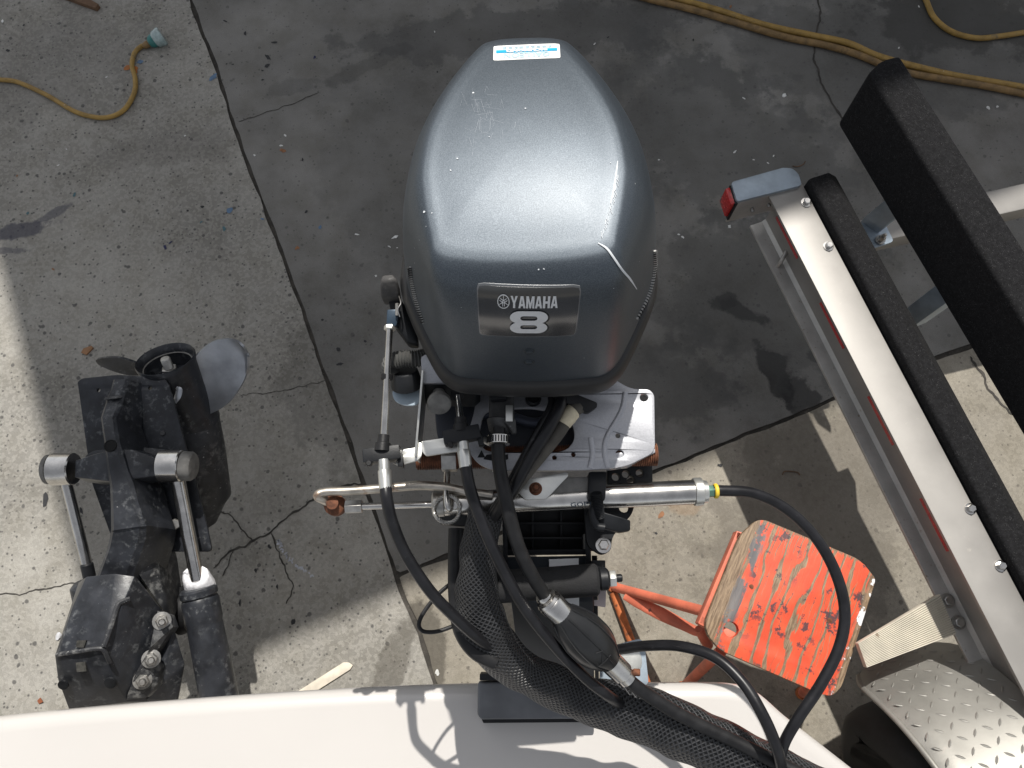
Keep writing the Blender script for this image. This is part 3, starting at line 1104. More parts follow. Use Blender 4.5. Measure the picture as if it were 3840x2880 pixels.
# steel frame under the top
fc = [S(2775, 2010, fz), S(2640, 2330, fz), S(3080, 2560, fz), S(3230, 2130, fz)]
for a, b in zip(fc, fc[1:] + fc[:1]):
    d = (b - a).normalized()
    nn = V((-d.y, d.x, 0))
    obj('frame_rail', obox((a + b) / 2 - EZ * .02, d, nn, EZ, (b - a).length + .02, .022, .036, .003), PINK, stand)
feet = [S(2300, 2200, .012), S(2560, 2580, .012), S(3010, 2600, .012), S(3140, 2200, .012)]
tops = [S(2665, 2300, fz - .02), S(2705, 2440, fz - .02), S(3060, 2540, fz - .03), S(3190, 2150, fz - .03)]
for a, b in zip(feet, tops):
    obj('leg', T([a, a.lerp(b, .5), b], .0135, 14, 2), PINK, stand)
    bm = C(V((a.x, a.y, 0)), V((a.x, a.y, .02)), .018)
    obj('foot', bm, RUSTP, stand)
a, b = S(2345, 2235, .10), S(2625, 2375, .34)
obj('brace', T([a, a.lerp(b, .2), a.lerp(b, .5), a.lerp(b, .9), b], [.012, .016, .018, .013, .010], 12, 6, flat=(1, .35)), PINK, stand)
obj('brace_knuckle', T([b + V((-.004, .012, .01)), b + V((.012, -.008, -.01)), b + V((.03, -.03, -.05))], [.012, .016, .014], 12, 5), PINK, stand)
a, b = S(2300, 2222, .016), S(2410, 2520, .016)
obj('floor_bar', T([a, a.lerp(b, .5), b, b + (b - a) * .8], .0125, 12, 2), RUSTP, stand)

# ------------------------------------------------------------------ cords and hoses on the ground
cpts = [(-120, 168), (-40, 170), (0, 172), (40, 178), (100, 205), (160, 240), (205, 253), (240, 252), (270, 235), (290, 200), (292, 170), (285, 142), (290, 116), (304, 101), (317, 97)]
cr = .0085
pl = [D(x, y, cr) for x, y in cpts]
ext = thing('extension_cord', 'muddy yellow extension cord with clear socket end curling on the pale concrete', 'cord', V((pl[6].x, pl[6].y, 0)))
obj('cable', T(pl, cr, 12, 8), CORD, ext)
ax = (D(350, 78, .02) - D(317, 97, .012)).normalized()
q = D(316, 97, .014)
obj('strain_relief', lathe(bmesh.new(), q - ax * .012, ax, [(0, .010), (.014, .013), (.024, .012)], 16), CORD2, ext)
sk = obj('socket_body', lathe(bmesh.new(), q + ax * .012, ax, [(0, .013), (.008, .021), (.016, .024), (.022, .024)], 20), TEAL, ext)
obj('socket_face', lathe(bmesh.new(), q + ax * .034, ax, [(0, .024), (.006, .030), (.030, .034), (.036, .031), (.037, .020)], 20), CLEARP, ext)
u = ax.cross(EZ).normalized()
v = u.cross(ax)
for (a, b) in ((-.017, .012), (.0, .020), (.014, .014), (.016, .002), (-.004, .006)):
    c = q + ax * .052 + u * a * 1.2 + v * (.026 - abs(a) * .5)
    obj('contact', obox(c, ax, u, v, .020, .006, .004, .001), CREAM, sk)
obj('tape_scrap', blob(D(276, 148, 0), .018, .010, .6, 9, .003), ORANGEW, ext)
obj('tape_scrap', blob(D(293, 151, 0), .016, .010, 1.9, 9, .003), ORANGEW, ext)

h1 = [(1330, -22), (1410, 0), (1500, 22), (1600, 52), (1700, 81), (1780, 97), (1850, 117), (1940, 152), (2050, 173), (2130, 186), (2212, 203), (2300, 222)]
h2 = [(1390, -22), (1460, 0), (1550, 25), (1650, 57), (1750, 79), (1830, 96), (1890, 122), (1950, 140), (2050, 164), (2130, 178), (2212, 192), (2300, 208)]
hr = .0125
tag(obj('air_hose', T([D(x, y, hr) for x, y in h1], hr, 12, 8), CORD2), 'brownish yellow hose lying along a second hose behind the tall bunk', 'hose', 'hoses on the concrete')
tag(obj('air_hose', T([D(x, y - 3, hr * (1.2 if 1780 < x < 2000 else 1.0)) for x, y in h2], hr, 12, 8), CORD), 'brighter yellow upper hose of the pair crossing the dark concrete', 'hose', 'hoses on the concrete')
h3 = [(1985, -30), (2000, 0), (2018, 38), (2055, 68), (2108, 82), (2160, 78), (2212, 70), (2280, 58)]
tag(obj('air_hose', T([D(x, y, .010) for x, y in h3], .010, 12, 8), CORD), 'thin yellow hose looping at the top right corner', 'hose', 'hoses on the concrete')

# ------------------------------------------------------------------ loose scraps on the ground
a, b = S(1318, 2486, .006), S(1120, 2612, .006)
d = (b - a).normalized()
u = V((-d.y, d.x, 0))
tag(obj('wooden_stick', hull(bmesh.new(), [a + u * .008, a - u * .006 + d * .006, a - u * .014 + d * .02, a + u * .014 + d * .012, b + u * .014, b - u * .014] + [q - EZ * .006 for q in (a + u * .008, a - u * .014 + d * .02, a + u * .014 + d * .012, b + u * .014, b - u * .014)], .0015), WOODS), 'pale flat wooden stick on the concrete against the boat edge', 'stick')
tag(obj('wood_chip', prism([S(303, 1322, .008), S(312, 1306, .009), S(342, 1296, .009), S(348, 1304, .008), S(322, 1330, .008)], .007, .001), M('chip_wood', (.30, .16, .08), .8)), 'small reddish brown wood chip on pale concrete near the propeller', 'wood chip')
tag(obj('wooden_offcut', prism([D(110, -30, .02), D(160, -22, .02), D(212, 8, .02), D(205, 17, .02), D(120, -14, .02)], .02, .002), BROWN), 'dark brown wooden offcut at the top left corner', 'wood')
tag(obj('leaf_scrap', prism([S(139, 2628, .006), S(150, 2616, .008), S(160, 2632, .006), S(146, 2640, .003)], .003, 0), M('leaf_red', (.28, .09, .04), .8)), 'tiny reddish leaf scrap on sunlit concrete at lower left', 'leaf')
tag(obj('screw_fragment', hull(bmesh.new(), [S(208, 2384, .004), S(214, 2372, .012), S(224, 2370, .014), S(228, 2384, .008), S(216, 2402, .004), S(208, 2400, .002), S(236, 2382, .004)], .001), CHALK), 'white plastic fragment left of the sterndrive housing', 'debris')
for i, (pts, lab) in enumerate([([(662, 1508), (680, 1496), (695, 1483)], 'thin brown twig just above the pale wooden stick'), ([(1712, 358), (1722, 360), (1735, 355), (1740, 348)], 'dark curled twig beside the lamp box of the trailer'),
                                ([(1690, 1026), (1696, 1018), (1722, 1020), (1728, 1026)], 'dark twig lying on concrete between rail and tall bunk')]):
    tag(obj('twig', T([D(x, y, .003) for x, y in pts], .0018, 6, 4), BROWN), lab, 'twig')

# ------------------------------------------------------------------ outboard motor
MX = .018
motor = thing('outboard_motor', 'grey outboard motor with the number 8 on its cowl, in the centre', 'outboard motor', V((MX, .52, .45)))


def outline(cx, yf, wf, ym, wm, yb, wb, bow=.012, n=10):
    """egg-shaped cowl outline, front (small y) to back"""
    half = [(0.0, yf), (wf * .6, yf + bow * .25), (wf, yf + bow), (wf + (wm - wf) * .45, yf + (ym - yf) * .30), (wm * .985, yf + (ym - yf) * .72), (wm, ym),
            (wm * .93, ym + (yb - ym) * .28), (wm * .68 + wb * .16, ym + (yb - ym) * .58), (wb * 1.10, yb - (yb - ym) * .10), (wb * .72, yb - .004), (0.0, yb)]
    pts = [V((x, y, 0)) for x, y in half] + [V((-x, y, 0)) for x, y in half[-2:0:-1]]
    return [p + V((cx, 0, 0)) for p in cat(pts, n, True)]


ZB0 = 1.425
OB = outline(.024, .292, .104, .475, .168, .735, .072)
OT = outline(.012, .352, .094, .48, .114, .685, .048)


def ztop(y):
    t = (y - .352) / (.685 - .352)
    return 1.658 + .012 * math.sin(math.pi * min(1, max(0, t)) * .8) - .062 * max(0, t) ** 1.5


ctrl = [(0, 1, 0.0), (.06, 1, .17), (.20, 1, .45), (.39, 1, .72), (.59, 1, .875), (.80, .997, .955), (.95, .98, .990), (1.0, .93, .999), (1.0, .82, 1.001), (1.0, .62, 1.006), (1.0, .36, 1.010), (1.0, .12, 1.012)]
cs = cat([V(c) for c in ctrl], 5)
cy = .52
bm = bmesh.new()
rings = []
for c in cs:
    wq, s_, hz = c
    wq, s_ = min(1, max(0, wq)), min(1, s_)
    ring = []
    for pb, pt in zip(OB, OT):
        x = pb.x + (pt.x - pb.x) * wq
        y = pb.y + (pt.y - pb.y) * wq
        ccx = .024 + (.012 - .024) * wq
        x = ccx + (x - ccx) * s_
        y = cy + (y - cy) * s_
        zt = ztop(cy + (pt.y - cy) * s_)
        ring.append(bm.verts.new((x, y, ZB0 + (zt - ZB0) * hz + .05 * (x - .012) * hz * hz)))
    rings.append(ring)
L = len(OB)
for i in range(len(rings) - 1):
    for k in range(L):
        bm.faces.new((rings[i][k], rings[i][(k + 1) % L], rings[i + 1][(k + 1) % L], rings[i + 1][k]))
bm.faces.new(rings[-1])
bmesh.ops.recalc_face_normals(bm, faces=bm.faces)
BVH = BVHTree.FromBMesh(bm)
# metallic paint
m, n, p = newmat('cowl_metallic_paint')
vec = coords(n)
fl = noisen(n, vec, 900, 2, .6)
big = noisen(n, vec, 6, 5, .6)
cc = mixc(n, ramp(n, fl, .35, .7), (.056, .070, .086), (.100, .117, .137))
cc = mixc(n, mathn(n, 'MULTIPLY', ramp(n, big, .5, .8), .25), cc, (.12, .14, .165))
n.links.new(cc, p.inputs['Base Color'])
p.inputs['Metallic'].default_value = .8
n.links.new(mathn(n, 'ADD', mathn(n, 'MULTIPLY', big, .12), .47), p.inputs['Roughness'])
n.links.new(bumpn(n, fl, .10, .0006), p.inputs['Normal'])
p.inputs['Coat Weight'].default_value = .35
p.inputs['Coat Roughness'].default_value = .36
COWL = m
cowl = obj('cowl', bm, COWL, motor, 80)


def ringband(bm, O, prof):
    """closed band round outline O; prof = [(outset, z)]"""
    R = []
    for d, z in prof:
        R.append([bm.verts.new(V((q.x, q.y, z))) for q in inset(O, -d)])
    for i in range(len(R) - 1):
        for k in range(len(O)):
            bm.faces.new((R[i][k], R[i][(k + 1) % len(O)], R[i + 1][(k + 1) % len(O)], R[i + 1][k]))
    return R


OBr = OB if sum((a.x * b.y - b.x * a.y) for a, b in zip(OB, OB[1:] + OB[:1])) < 0 else OB[::-1]
bm = bmesh.new()
ringband(bm, OBr, [(-.012, 1.432), (.003, 1.430), (.008, 1.420), (.0115, 1.406), (.0110, 1.394), (.006, 1.384), (-.004, 1.380), (-.03, 1.378)])
obj('cowl_rim', bm, M('rim_rubber', (.014, .014, .015), .5, 0, .2, 30, .1, 300), motor, 60)
bm = bmesh.new()
rr = ringband(bm, OBr, [(-.022, 1.375), (-.026, 1.355), (-.038, 1.335), (-.07, 1.325)])
bm.faces.new(rr[-1])
obj('lower_cowling', bm, M('lower_cowl_paint', (.045, .055, .07), .38, .4, .2, 20, coat=.3), motor, 60)


def ontop(px, py, off=.0008):
    """point on the cowl seen at a pixel of the photograph"""
    r = FW + EX * ((px - 1920) / FPX) + UP * ((1440 - py) / FPX)
    h = BVH.ray_cast(V((0, 0, CAM_H)), r.normalized())
    if h[0] is None:
        return None, None
    nn = h[1] if h[1].dot(r) < 0 else -h[1]
    return h[0] + nn * off, nn


# vent strips at both sides
VENT = M('vent_strip', (.34, .34, .33), .5, .3, .1)
for pts in (((1541, 1000), (1550, 1060), (1566, 1130), (1590, 1210)), ((2452, 940), (2450, 1010), (2430, 1100), (2385, 1195))):
    P = [ontop(*q, .001)[0] for q in pts]
    P = [q for q in P if q is not None]
    if len(P) > 2:
        vs_ = obj('vent_grille', T(P, [.002, .0035, .0035, .0018][:len(P)], 8, 8, flat=(1, .5)), VENT, cowl)
        Q = cat(P, 9)
        for a, b in zip(Q[::1], Q[1::1]):
            d = (b - a).normalized()
            obj('vent_slat', T([a + d * .001, a + d * .0022], .0042, 6, 1, flat=(1, .55)), BLK, vs_)


class Patch:
    """flat artwork laid on the cowl surface round a pixel centre"""

    def __init__(s, px, py, rot=0.0):
        s.c, s.n = ontop(px, py, 0)
        s.ex = (EX - s.n * EX.dot(s.n)).normalized()
        s.ey = s.n.cross(s.ex)
        if rot:
            s.ex, s.ey = s.ex * math.cos(rot) + s.ey * math.sin(rot), s.ey * math.cos(rot) - s.ex * math.sin(rot)
        s.sc = (CAM_H - s.c.z) / .93 / FPX * K     # metres per preview pixel

    def at(s, x, y, off):
        q = s.c + s.ex * x + s.ey * y
        h = BVH.ray_cast(q + s.n * .06, -s.n, .15)
        if h[0] is None:
            h = BVH.find_nearest(q)
        return h[0] + s.n * off

    def art(s, name, loops, off, mat, parent):
        """loops: list of shapes; each shape = [outer, hole, ...] in metres"""
        bm = bmesh.new()
        for shp in loops:
            pts, tri = fill2d(shp)
            vs = [bm.verts.new(s.at(q.x, q.y, off)) for q in pts]
            for t in tri:
                try:
                    f = bm.faces.new([vs[i] for i in t])
                except ValueError:
                    pass
        for f in bm.faces:
            f.normal_update()
            if f.normal.dot(s.n) < 0:
                f.normal_flip()
        me = bpy.data.meshes.new(name)
        bmesh.ops.translate(bm, verts=bm.verts, vec=-ROOT[parent])
        bm.to_mesh(me)
        bm.free()
        me.materials.append(mat)
        o = bpy.data.objects.new(name, me)
        col.objects.link(o)
        o.parent = parent
        ROOT[o] = ROOT[parent]
        return o

    def panel(s, name, w_, h_, r, off, mat, parent, th=.0012, N=14):
        """thin rounded panel following the surface"""
        bm = bmesh.new()
        g = []
        for i in range(N + 1):
            row = []
            for j in range(N + 1):
                x, y = (i / N - .5) * w_, (j / N - .5) * h_
                ax_, ay_ = abs(x) - (w_ / 2 - r), abs(y) - (h_ / 2 - r)
                if ax_ > 0 and ay_ > 0:
                    l_ = math.hypot(ax_, ay_)
                    m_ = max(ax_, ay_)
                    if l_ > 0:
                        k_ = m_ / l_
                        x = math.copysign(w_ / 2 - r + ax_ * k_, x)
                        y = math.copysign(h_ / 2 - r + ay_ * k_, y)
                row.append(bm.verts.new(s.at(x, y, off)))
            g.append(row)
        for i in range(N):
            for j in range(N):
                bm.faces.new((g[i][j], g[i + 1][j], g[i + 1][j + 1], g[i][j + 1]))
        bm.normal_update()
        if bm.faces[:][0].normal.dot(s.n) < 0:
            for f in bm.faces:
                f.normal_flip()
        edges = [e for e in bm.edges if e.is_boundary]
        ex = bmesh.ops.extrude_edge_only(bm, edges=edges)
        for v_ in [q for q in ex['geom'] if isinstance(q, bmesh.types.BMVert)]:
            v_.co -= s.n * (off + .002)
        return obj(name, bm, mat, parent, 40)


bp = Patch(1981, 1182)
k = bp.sc
BADGE = M('badge_smoky_film', (.032, .034, .038), .2, .1, .08, 20, 0, coat=.8, rvar=.04)
VF = 1.58
bw, bh = 212 * k, 104 * k * VF
bp.panel('badge_border', bw + 5 * k, bh + 5 * k * VF, 10 * k, .0008, M('badge_border_film', (.16, .165, .175), .25, .2, .05, 20, coat=.5), cowl)
badge = bp.panel('badge', bw, bh, 9 * k, .0014, BADGE, cowl)
BW_ = M('badge_silver_print', (.66, .68, .71), .4, .2, .02)
BK_ = M('badge_black_print', (.006, .006, .007), .5, 0, .02)
GL = {'Y': [[(0, 1), (.30, 1), (.5, .60), (.70, 1), (1, 1), (.65, .42), (.65, 0), (.35, 0), (.35, .42)]],
      'A': [[(0, 0), (.31, 1), (.69, 1), (1, 0), (.71, 0), (.66, .18), (.34, .18), (.29, 0)], [(.40, .38), (.5, .80), (.60, .38)]],
      'M': [[(0, 0), (0, 1), (.30, 1), (.5, .42), (.70, 1), (1, 1), (1, 0), (.76, 0), (.76, .62), (.59, 0), (.41, 0), (.24, .62), (.24, 0)]],
      'H': [[(0, 0), (0, 1), (.33, 1), (.33, .60), (.67, .60), (.67, 1), (1, 1), (1, 0), (.67, 0), (.67, .40), (.33, .40), (.33, 0)]]}
shapes = []
x0, y0, lw_, lh_ = -38 * k, 18 * k * VF, 15.2 * k, 22 * k * VF
for i, ch in enumerate('YAMAHA'):
    wch = {'Y': .98, 'A': .98, 'M': 1.12, 'H': .98}[ch] * lw_
    shapes.append([[(x0 + a * wch, y0 + b * lh_) for a, b in lp] for lp in GL[ch]])
    x0 += wch + 1.6 * k
bp.art('lettering', shapes, .0022, BW_, badge)
# emblem: ring and three crossed forks
cx0, cy0, er = -53 * k, 29 * k * VF, 13 * k
circ = lambda r, n_=28: [(cx0 + math.cos(2 * math.pi * i / n_) * r, cy0 + math.sin(2 * math.pi * i / n_) * r * VF) for i in range(n_)]
em = [[circ(er), circ(er * .86)]]
for a in (90, 210, 330):
    ca, sa = math.cos(math.radians(a)), math.sin(math.radians(a))
    tr = lambda u_, v_: (cx0 + ca * u_ - sa * v_, cy0 + (sa * u_ + ca * v_) * VF)
    t_ = er * .055
    em.append([[tr(er * .1, -t_), tr(er * .84, -t_ * .7), tr(er * .84, t_ * .7), tr(er * .1, t_)]])
    for sg_ in (-1, 1):
        em.append([[tr(er * .12, sg_ * er * .14 - t_), tr(er * .12, sg_ * er * .14 + t_), tr(-er * .66, sg_ * er * .14 + t_), tr(-er * .66, sg_ * er * .14 - t_)]])
    em.append([[tr(er * .1, -er * .16), tr(er * .22, -er * .08), tr(er * .22, er * .08), tr(er * .1, er * .16)]])
bp.art('emblem', em, .0022, BW_, badge)


def stad(cx_, cy_, w_, h_, r, n_=7):
    out = []
    for (sx, sy, a0) in ((1, 1, 0), (-1, 1, 90), (-1, -1, 180), (1, -1, 270)):
        for i in range(n_ + 1):
            a = math.radians(a0 + 90 * i / n_)
            out.append((cx_ + sx * (w_ / 2 - r) + math.cos(a) * r, cy_ + sy * (h_ / 2 - r) + math.sin(a) * r))
    return out


def eight(cx_, cy_, s_):
    W, H = 82 * s_, 53 * s_ * VF
    up, dn = stad(cx_, cy_ + H * .235, W, H * .53, H * .262), stad(cx_, cy_ - H * .235, W, H * .53, H * .262)
    n_ = len(up)
    # join the two rounded boxes at the waist
    q = n_ // 4
    outer = [pt for pt in up if pt[1] > cy_ + H * .02 or abs(pt[0] - cx_) > W * .33] + []
    o = []
    o += [pt for pt in up[:2 * q]]
    left_up = [pt for pt in up[2 * q:3 * q] if abs(pt[0] - cx_) > W * .31]
    left_dn = [pt for pt in dn[q:2 * q] if abs(pt[0] - cx_) > W * .31]
    right_dn = [pt for pt in dn[:q] if abs(pt[0] - cx_) > W * .31]
    right_up = [pt for pt in up[3 * q:] if abs(pt[0] - cx_) > W * .31]
    o += left_up + left_dn + dn[2 * q:] + right_dn + right_up
    holes = [stad(cx_, cy_ + H * .205, W * .45, H * .19, H * .09)[::-1], stad(cx_, cy_ - H * .20, W * .45, H * .19, H * .09)[::-1]]
    return [o] + holes


bp.art('numeral_shadow', [eight(5 * k, -16.5 * k * VF, k)], .0020, BK_, badge)
bp.art('numeral', [eight(1.5 * k, -14.2 * k * VF, k)], .0026, BW_, badge)
for (px, py) in ((1985, 1317), (1984, 1357)):
    c, nn = ontop(px, py, 0)
    bm = bmesh.new()
    lathe(bm, c - nn * .001, nn, [(0, .0075), (.0018, .0072), (.0022, .0062), (.0016, .0052), (.0040, .0046), (.0046, .003)], 18)
    obj('cowl_screw', bm, M('screw_dark', (.05, .06, .07), .4, .6), cowl)

# sticker at the back of the cowl: white with a blue band, upside-down lettering
stp_c = Patch(1975, 196, math.pi)
k2 = stp_c.sc
fs = 2.1
sw, sh = 160 * k2, 30 * k2 * fs
stk = stp_c.panel('sticker', sw, sh, 5 * k2, .0008, WHITEP, cowl)
BLUE = M('sticker_blue_print', (.0, .36, .62), .5, 0, .03)
PALE = M('sticker_pale_blue_print', (.42, .60, .70), .5, 0, .03)
stp_c.art('blue_band', [[[(-sw * .46, -sh * .16), (sw * .46, -sh * .16), (sw * .46, sh * .03), (-sw * .46, sh * .03)]]], .0014, BLUE, stk)


def textshapes(body, size, width, cx_, cy_, bold=.0):
    cu = bpy.data.curves.new('txt', 'FONT')
    cu.body = body
    cu.size = size
    cu.offset = bold
    cu.align_x = 'CENTER'
    cu.resolution_u = 2
    o = bpy.data.objects.new('txt', cu)
    col.objects.link(o)
    bpy.context.view_layer.update()
    dg = bpy.context.evaluated_depsgraph_get()
    me = bpy.data.meshes.new_from_object(o.evaluated_get(dg))
    xs = [v_.co.x for v_ in me.vertices]
    s_ = width / (max(xs) - min(xs))
    mid = (max(xs) + min(xs)) / 2
    pts = [((v_.co.x - mid) * s_ + cx_, v_.co.y + cy_) for v_ in me.vertices]
    fc_ = [tuple(q.vertices) for q in me.polygons]
    bpy.data.objects.remove(o)
    bpy.data.curves.remove(cu)
    bpy.data.meshes.remove(me)
    return pts, fc_


def textart(patch, name, body, size, width, cx_, cy_, off, mat, parent, bold=0):
    pts, fc_ = textshapes(body, size, width, cx_, cy_, bold)
    bm = bmesh.new()
    vs = [bm.verts.new(patch.at(x, y, off)) for x, y in pts]
    for f in fc_:
        try:
            bm.faces.new([vs[i] for i in f])
        except ValueError:
            pass
    return obj(name, bm, mat, parent, 80)


textart(stp_c, 'lettering', 'GALLEON', sh * .44, sw * .70, 0, sh * .07, .0014, PALE, stk, .0006)
textart(stp_c, 'lettering', 'RICHMOND', sh * .20, sw * .62, 0, -sh * .135, .0018, WHITEP, stk, .0004)
for (yy) in (-.27, -.36):
    for i in range(9):
        xx = -sw * .38 + i * sw * .085
        ww = sw * random.uniform(.04, .07)
        stp_c.art('fine_print', [[[(xx, sh * yy), (xx + ww, sh * yy), (xx + ww, sh * (yy + .045)), (xx, sh * (yy + .045))]]], .0014, PALE, stk)
for sg_ in (-1, 1):
    stp_c.art('border_line', [[[(sg_ * sw * .47, -sh * .42), (sg_ * sw * .476, -sh * .42), (sg_ * sw * .476, sh * .40), (sg_ * sw * .47, sh * .40)]]], .0014, PALE, stk)

# scratches and chips in the paint
SCR = M('scratched_primer', (.62, .65, .68), .6, 0, .1)
SCRF = M('faint_scratch', (.36, .39, .43), .5, .3, .1)


def scratch(pts, wd, mat=SCR):
    P = [ontop(x, y, .0009)[0] for x, y in pts]
    P = [q for q in P if q is not None]
    if len(P) < 2:
        return
    obj('scratch', T(P, [wd * .5] + [wd] * (len(P) - 2) + [wd * .4], 5, 4, flat=(1, .35)), mat, cowl)


scratch([(2243, 912), (2275, 932), (2300, 965), (2330, 1010), (2360, 1045), (2385, 1083)], .0013)
scratch([(2316, 605), (2312, 640), (2305, 690), (2298, 730), (2290, 765)], .0009)
for i in range(34):
    t = i / 33
    x, y = 2314 - 60 * t ** 1.5 + random.uniform(-4, 4), 650 + 232 * t
    scratch([(x, y), (x + random.uniform(-3, 8), y + random.uniform(8, 18))], random.uniform(.0003, .0008))
for i in range(46):
    x, y = random.gauss(1800, 45), random.gauss(430, 45)
    a = random.choice((1.45, .1, 1.2, 1.7)) + random.uniform(-.3, .3)
    l_ = random.uniform(12, 60)
    scratch([(x, y), (x + math.cos(a) * l_, y + math.sin(a) * l_)], random.uniform(.0001, .00022), SCRF)
for (x, y, r) in ((1715, 596, 7), (1592, 795, 10), (1690, 640, 5), (1835, 514, 4), (1620, 800, 4), (1557, 985, 6), (1556, 1010, 5), (2290, 612, 4), (1970, 408, 6), (1775, 350, 7), (2386, 1085, 4), (2415, 1065, 4), (2040, 1008, 5), (2020, 1010, 5),
                  (1557, 930, 4), (1575, 900, 3), (1600, 850, 3), (2380, 690, 3), (2395, 980, 3), (2300, 1080, 3), (1730, 1150, 3), (2190, 1340, 3)):
    c, nn = ontop(x, y, .0009)
    if c is None:
        continue
    u_ = nn.orthogonal().normalized()
    v_ = nn.cross(u_)
    rr_ = r * .5 / FPX
    bm = bmesh.new()
    bm.faces.new([bm.verts.new(c + (u_ * math.cos(q) * random.uniform(.5, 1.1) + v_ * math.sin(q) * random.uniform(.6, 1.4)) * rr_) for q in [i * math.pi / 4 for i in range(8)]])
    obj('paint_chip', bm, SCR, cowl)

# leg and gearcase below (mostly hidden by the cowl)
obj('midsection', hull(bmesh.new(), [V((MX + x, y, z)) for (x, y, z) in [(-.05, .40, 1.33), (.05, .40, 1.33), (-.05, .60, 1.33), (.05, .60, 1.33), (-.035, .50, .75), (.035, .50, .75), (-.03, .62, .75), (.03, .62, .75)]], .012), M('leg_paint', (.05, .055, .065), .4, .4, .2), motor)
obj('cavitation_plate', plate([roundpoly([V((MX + x, y, 0)) for x, y in [(-.05, .48), (.05, .48), (.085, .60), (.07, .76), (-.07, .76), (-.085, .60)]], .03)], .75, .008), MATS['leg_paint'], motor)
obj('gearcase', lathe(bmesh.new(), V((MX, .44, .60)), EY, [(0, .005), (.03, .028), (.10, .038), (.22, .036), (.27, .03)], 20), MATS['leg_paint'], motor)
obj('lower_leg', hull(bmesh.new(), [V((MX + x, y, z)) for (x, y, z) in [(-.02, .50, .76), (.02, .50, .76), (0, .64, .76), (-.02, .50, .61), (.02, .50, .61), (0, .66, .61), (0, .54, .46), (0, .66, .46)]], .004), MATS['leg_paint'], motor)
pr = obj('propeller', lathe(bmesh.new(), V((MX, .71, .60)), EY, [(0, .030), (.06, .028), (.07, .012)], 18), MATS['leg_paint'], motor)
for i in range(3):
    a = i * 2 * math.pi / 3
    u_ = V((math.cos(a), 0, math.sin(a)))
    v_ = V((-math.sin(a), .9, math.cos(a))).normalized()
    bm = bmesh.new()
    bm.faces.new([bm.verts.new(V((MX, .74, .60)) + u_ * r_ + v_ * c_) for r_, c_ in [(.025, -.02), (.06, -.04), (.095, -.03), (.105, .0), (.09, .035), (.055, .04), (.025, .02)]])
    bmesh.ops.solidify(bm, geom=bm.faces[:], thickness=.004)
    obj('blade', bm, MATS['leg_paint'], pr)

# ------------------------------------------------------------------ front of the motor: panel, brackets, lever
ZPN = 1.345
# silver side panel at the left and the black front box
obj('side_panel', hull(bmesh.new(), [D(908, 770, ZPN + .02), D(912, 828, ZPN), D(1030, 828, ZPN), D(1030, 800, ZPN + .01), D(930, 760, ZPN + .02)] + [q - EZ * .02 for q in (D(908, 770, ZPN + .02), D(912, 828, ZPN), D(1030, 828, ZPN))], .003), SILV, motor)
fb = obj('control_panel', hull(bmesh.new(), [D(914, 832, ZPN - .004), D(1034, 829, ZPN - .004), D(1038, 868, ZPN - .045), D(1026, 880, ZPN - .05), D(925, 878, ZPN - .05), D(914, 868, ZPN - .045)] + [q + V((0, .05, -.05)) for q in (D(914, 832, ZPN), D(1034, 829, ZPN), D(1034, 875, ZPN - .05), D(916, 875, ZPN - .05))], .003), BLK, motor)
# front face across to the right
obj('front_shroud', hull(bmesh.new(), [D(1036, 822, 1.345), D(1260, 822, 1.345), D(1036, 850, 1.315), D(1250, 850, 1.315)] + [q + V((0, .07, -.03)) for q in (D(1036, 822, 1.345), D(1260, 822, 1.345), D(1036, 850, 1.315), D(1250, 850, 1.315))], .003), MATS['lower_cowl_paint'], motor)
obj('latch_catch', obox(D(1150, 834, 1.352), EX, EY, EZ, .036, .009, .012, .002), M('brassy_steel', (.45, .33, .20), .4, .8, .3, 80), motor)
obj('drain_plug', lathe(bmesh.new(), D(1152, 862, 1.30), EZ, [(0, .012), (.010, .012), (.012, .009), (.008, .007)], 18), BLK, motor)
oil = bmesh.new()
for a, b in (((1068, 826), (1078, 829)), ((1078, 829), (1092, 829)), ((1092, 829), (1097, 825)), ((1078, 826), (1090, 825))):
    tube(oil, [D(*a, 1.3495), D(*b, 1.3495)], .0006, 5)
obj('oil_symbol', oil, WHITEP, motor)
# choke knob
ck = D(948, 846, 1.325)
ka = (D(950, 895, 1.375) - ck).normalized()
kb = obj('choke_knob', lathe(bmesh.new(), ck, ka, [(0, .009), (.018, .0085), (.028, .010), (.031, .0165), (.036, .0175), (.040, .016), (.041, .010)], 24), GREYP, motor)
obj('choke_boot', lathe(bmesh.new(), ck - ka * .006, ka, [(0, .019), (.004, .018), (.008, .012), (.010, .010)], 22), RUB, kb)
obj('cable_port', lathe(bmesh.new(), D(988, 851, ZPN - .022), V((0, -.5, 1)), [(0, .010), (.004, .0095), (.0045, .006)], 16), RUB, motor)

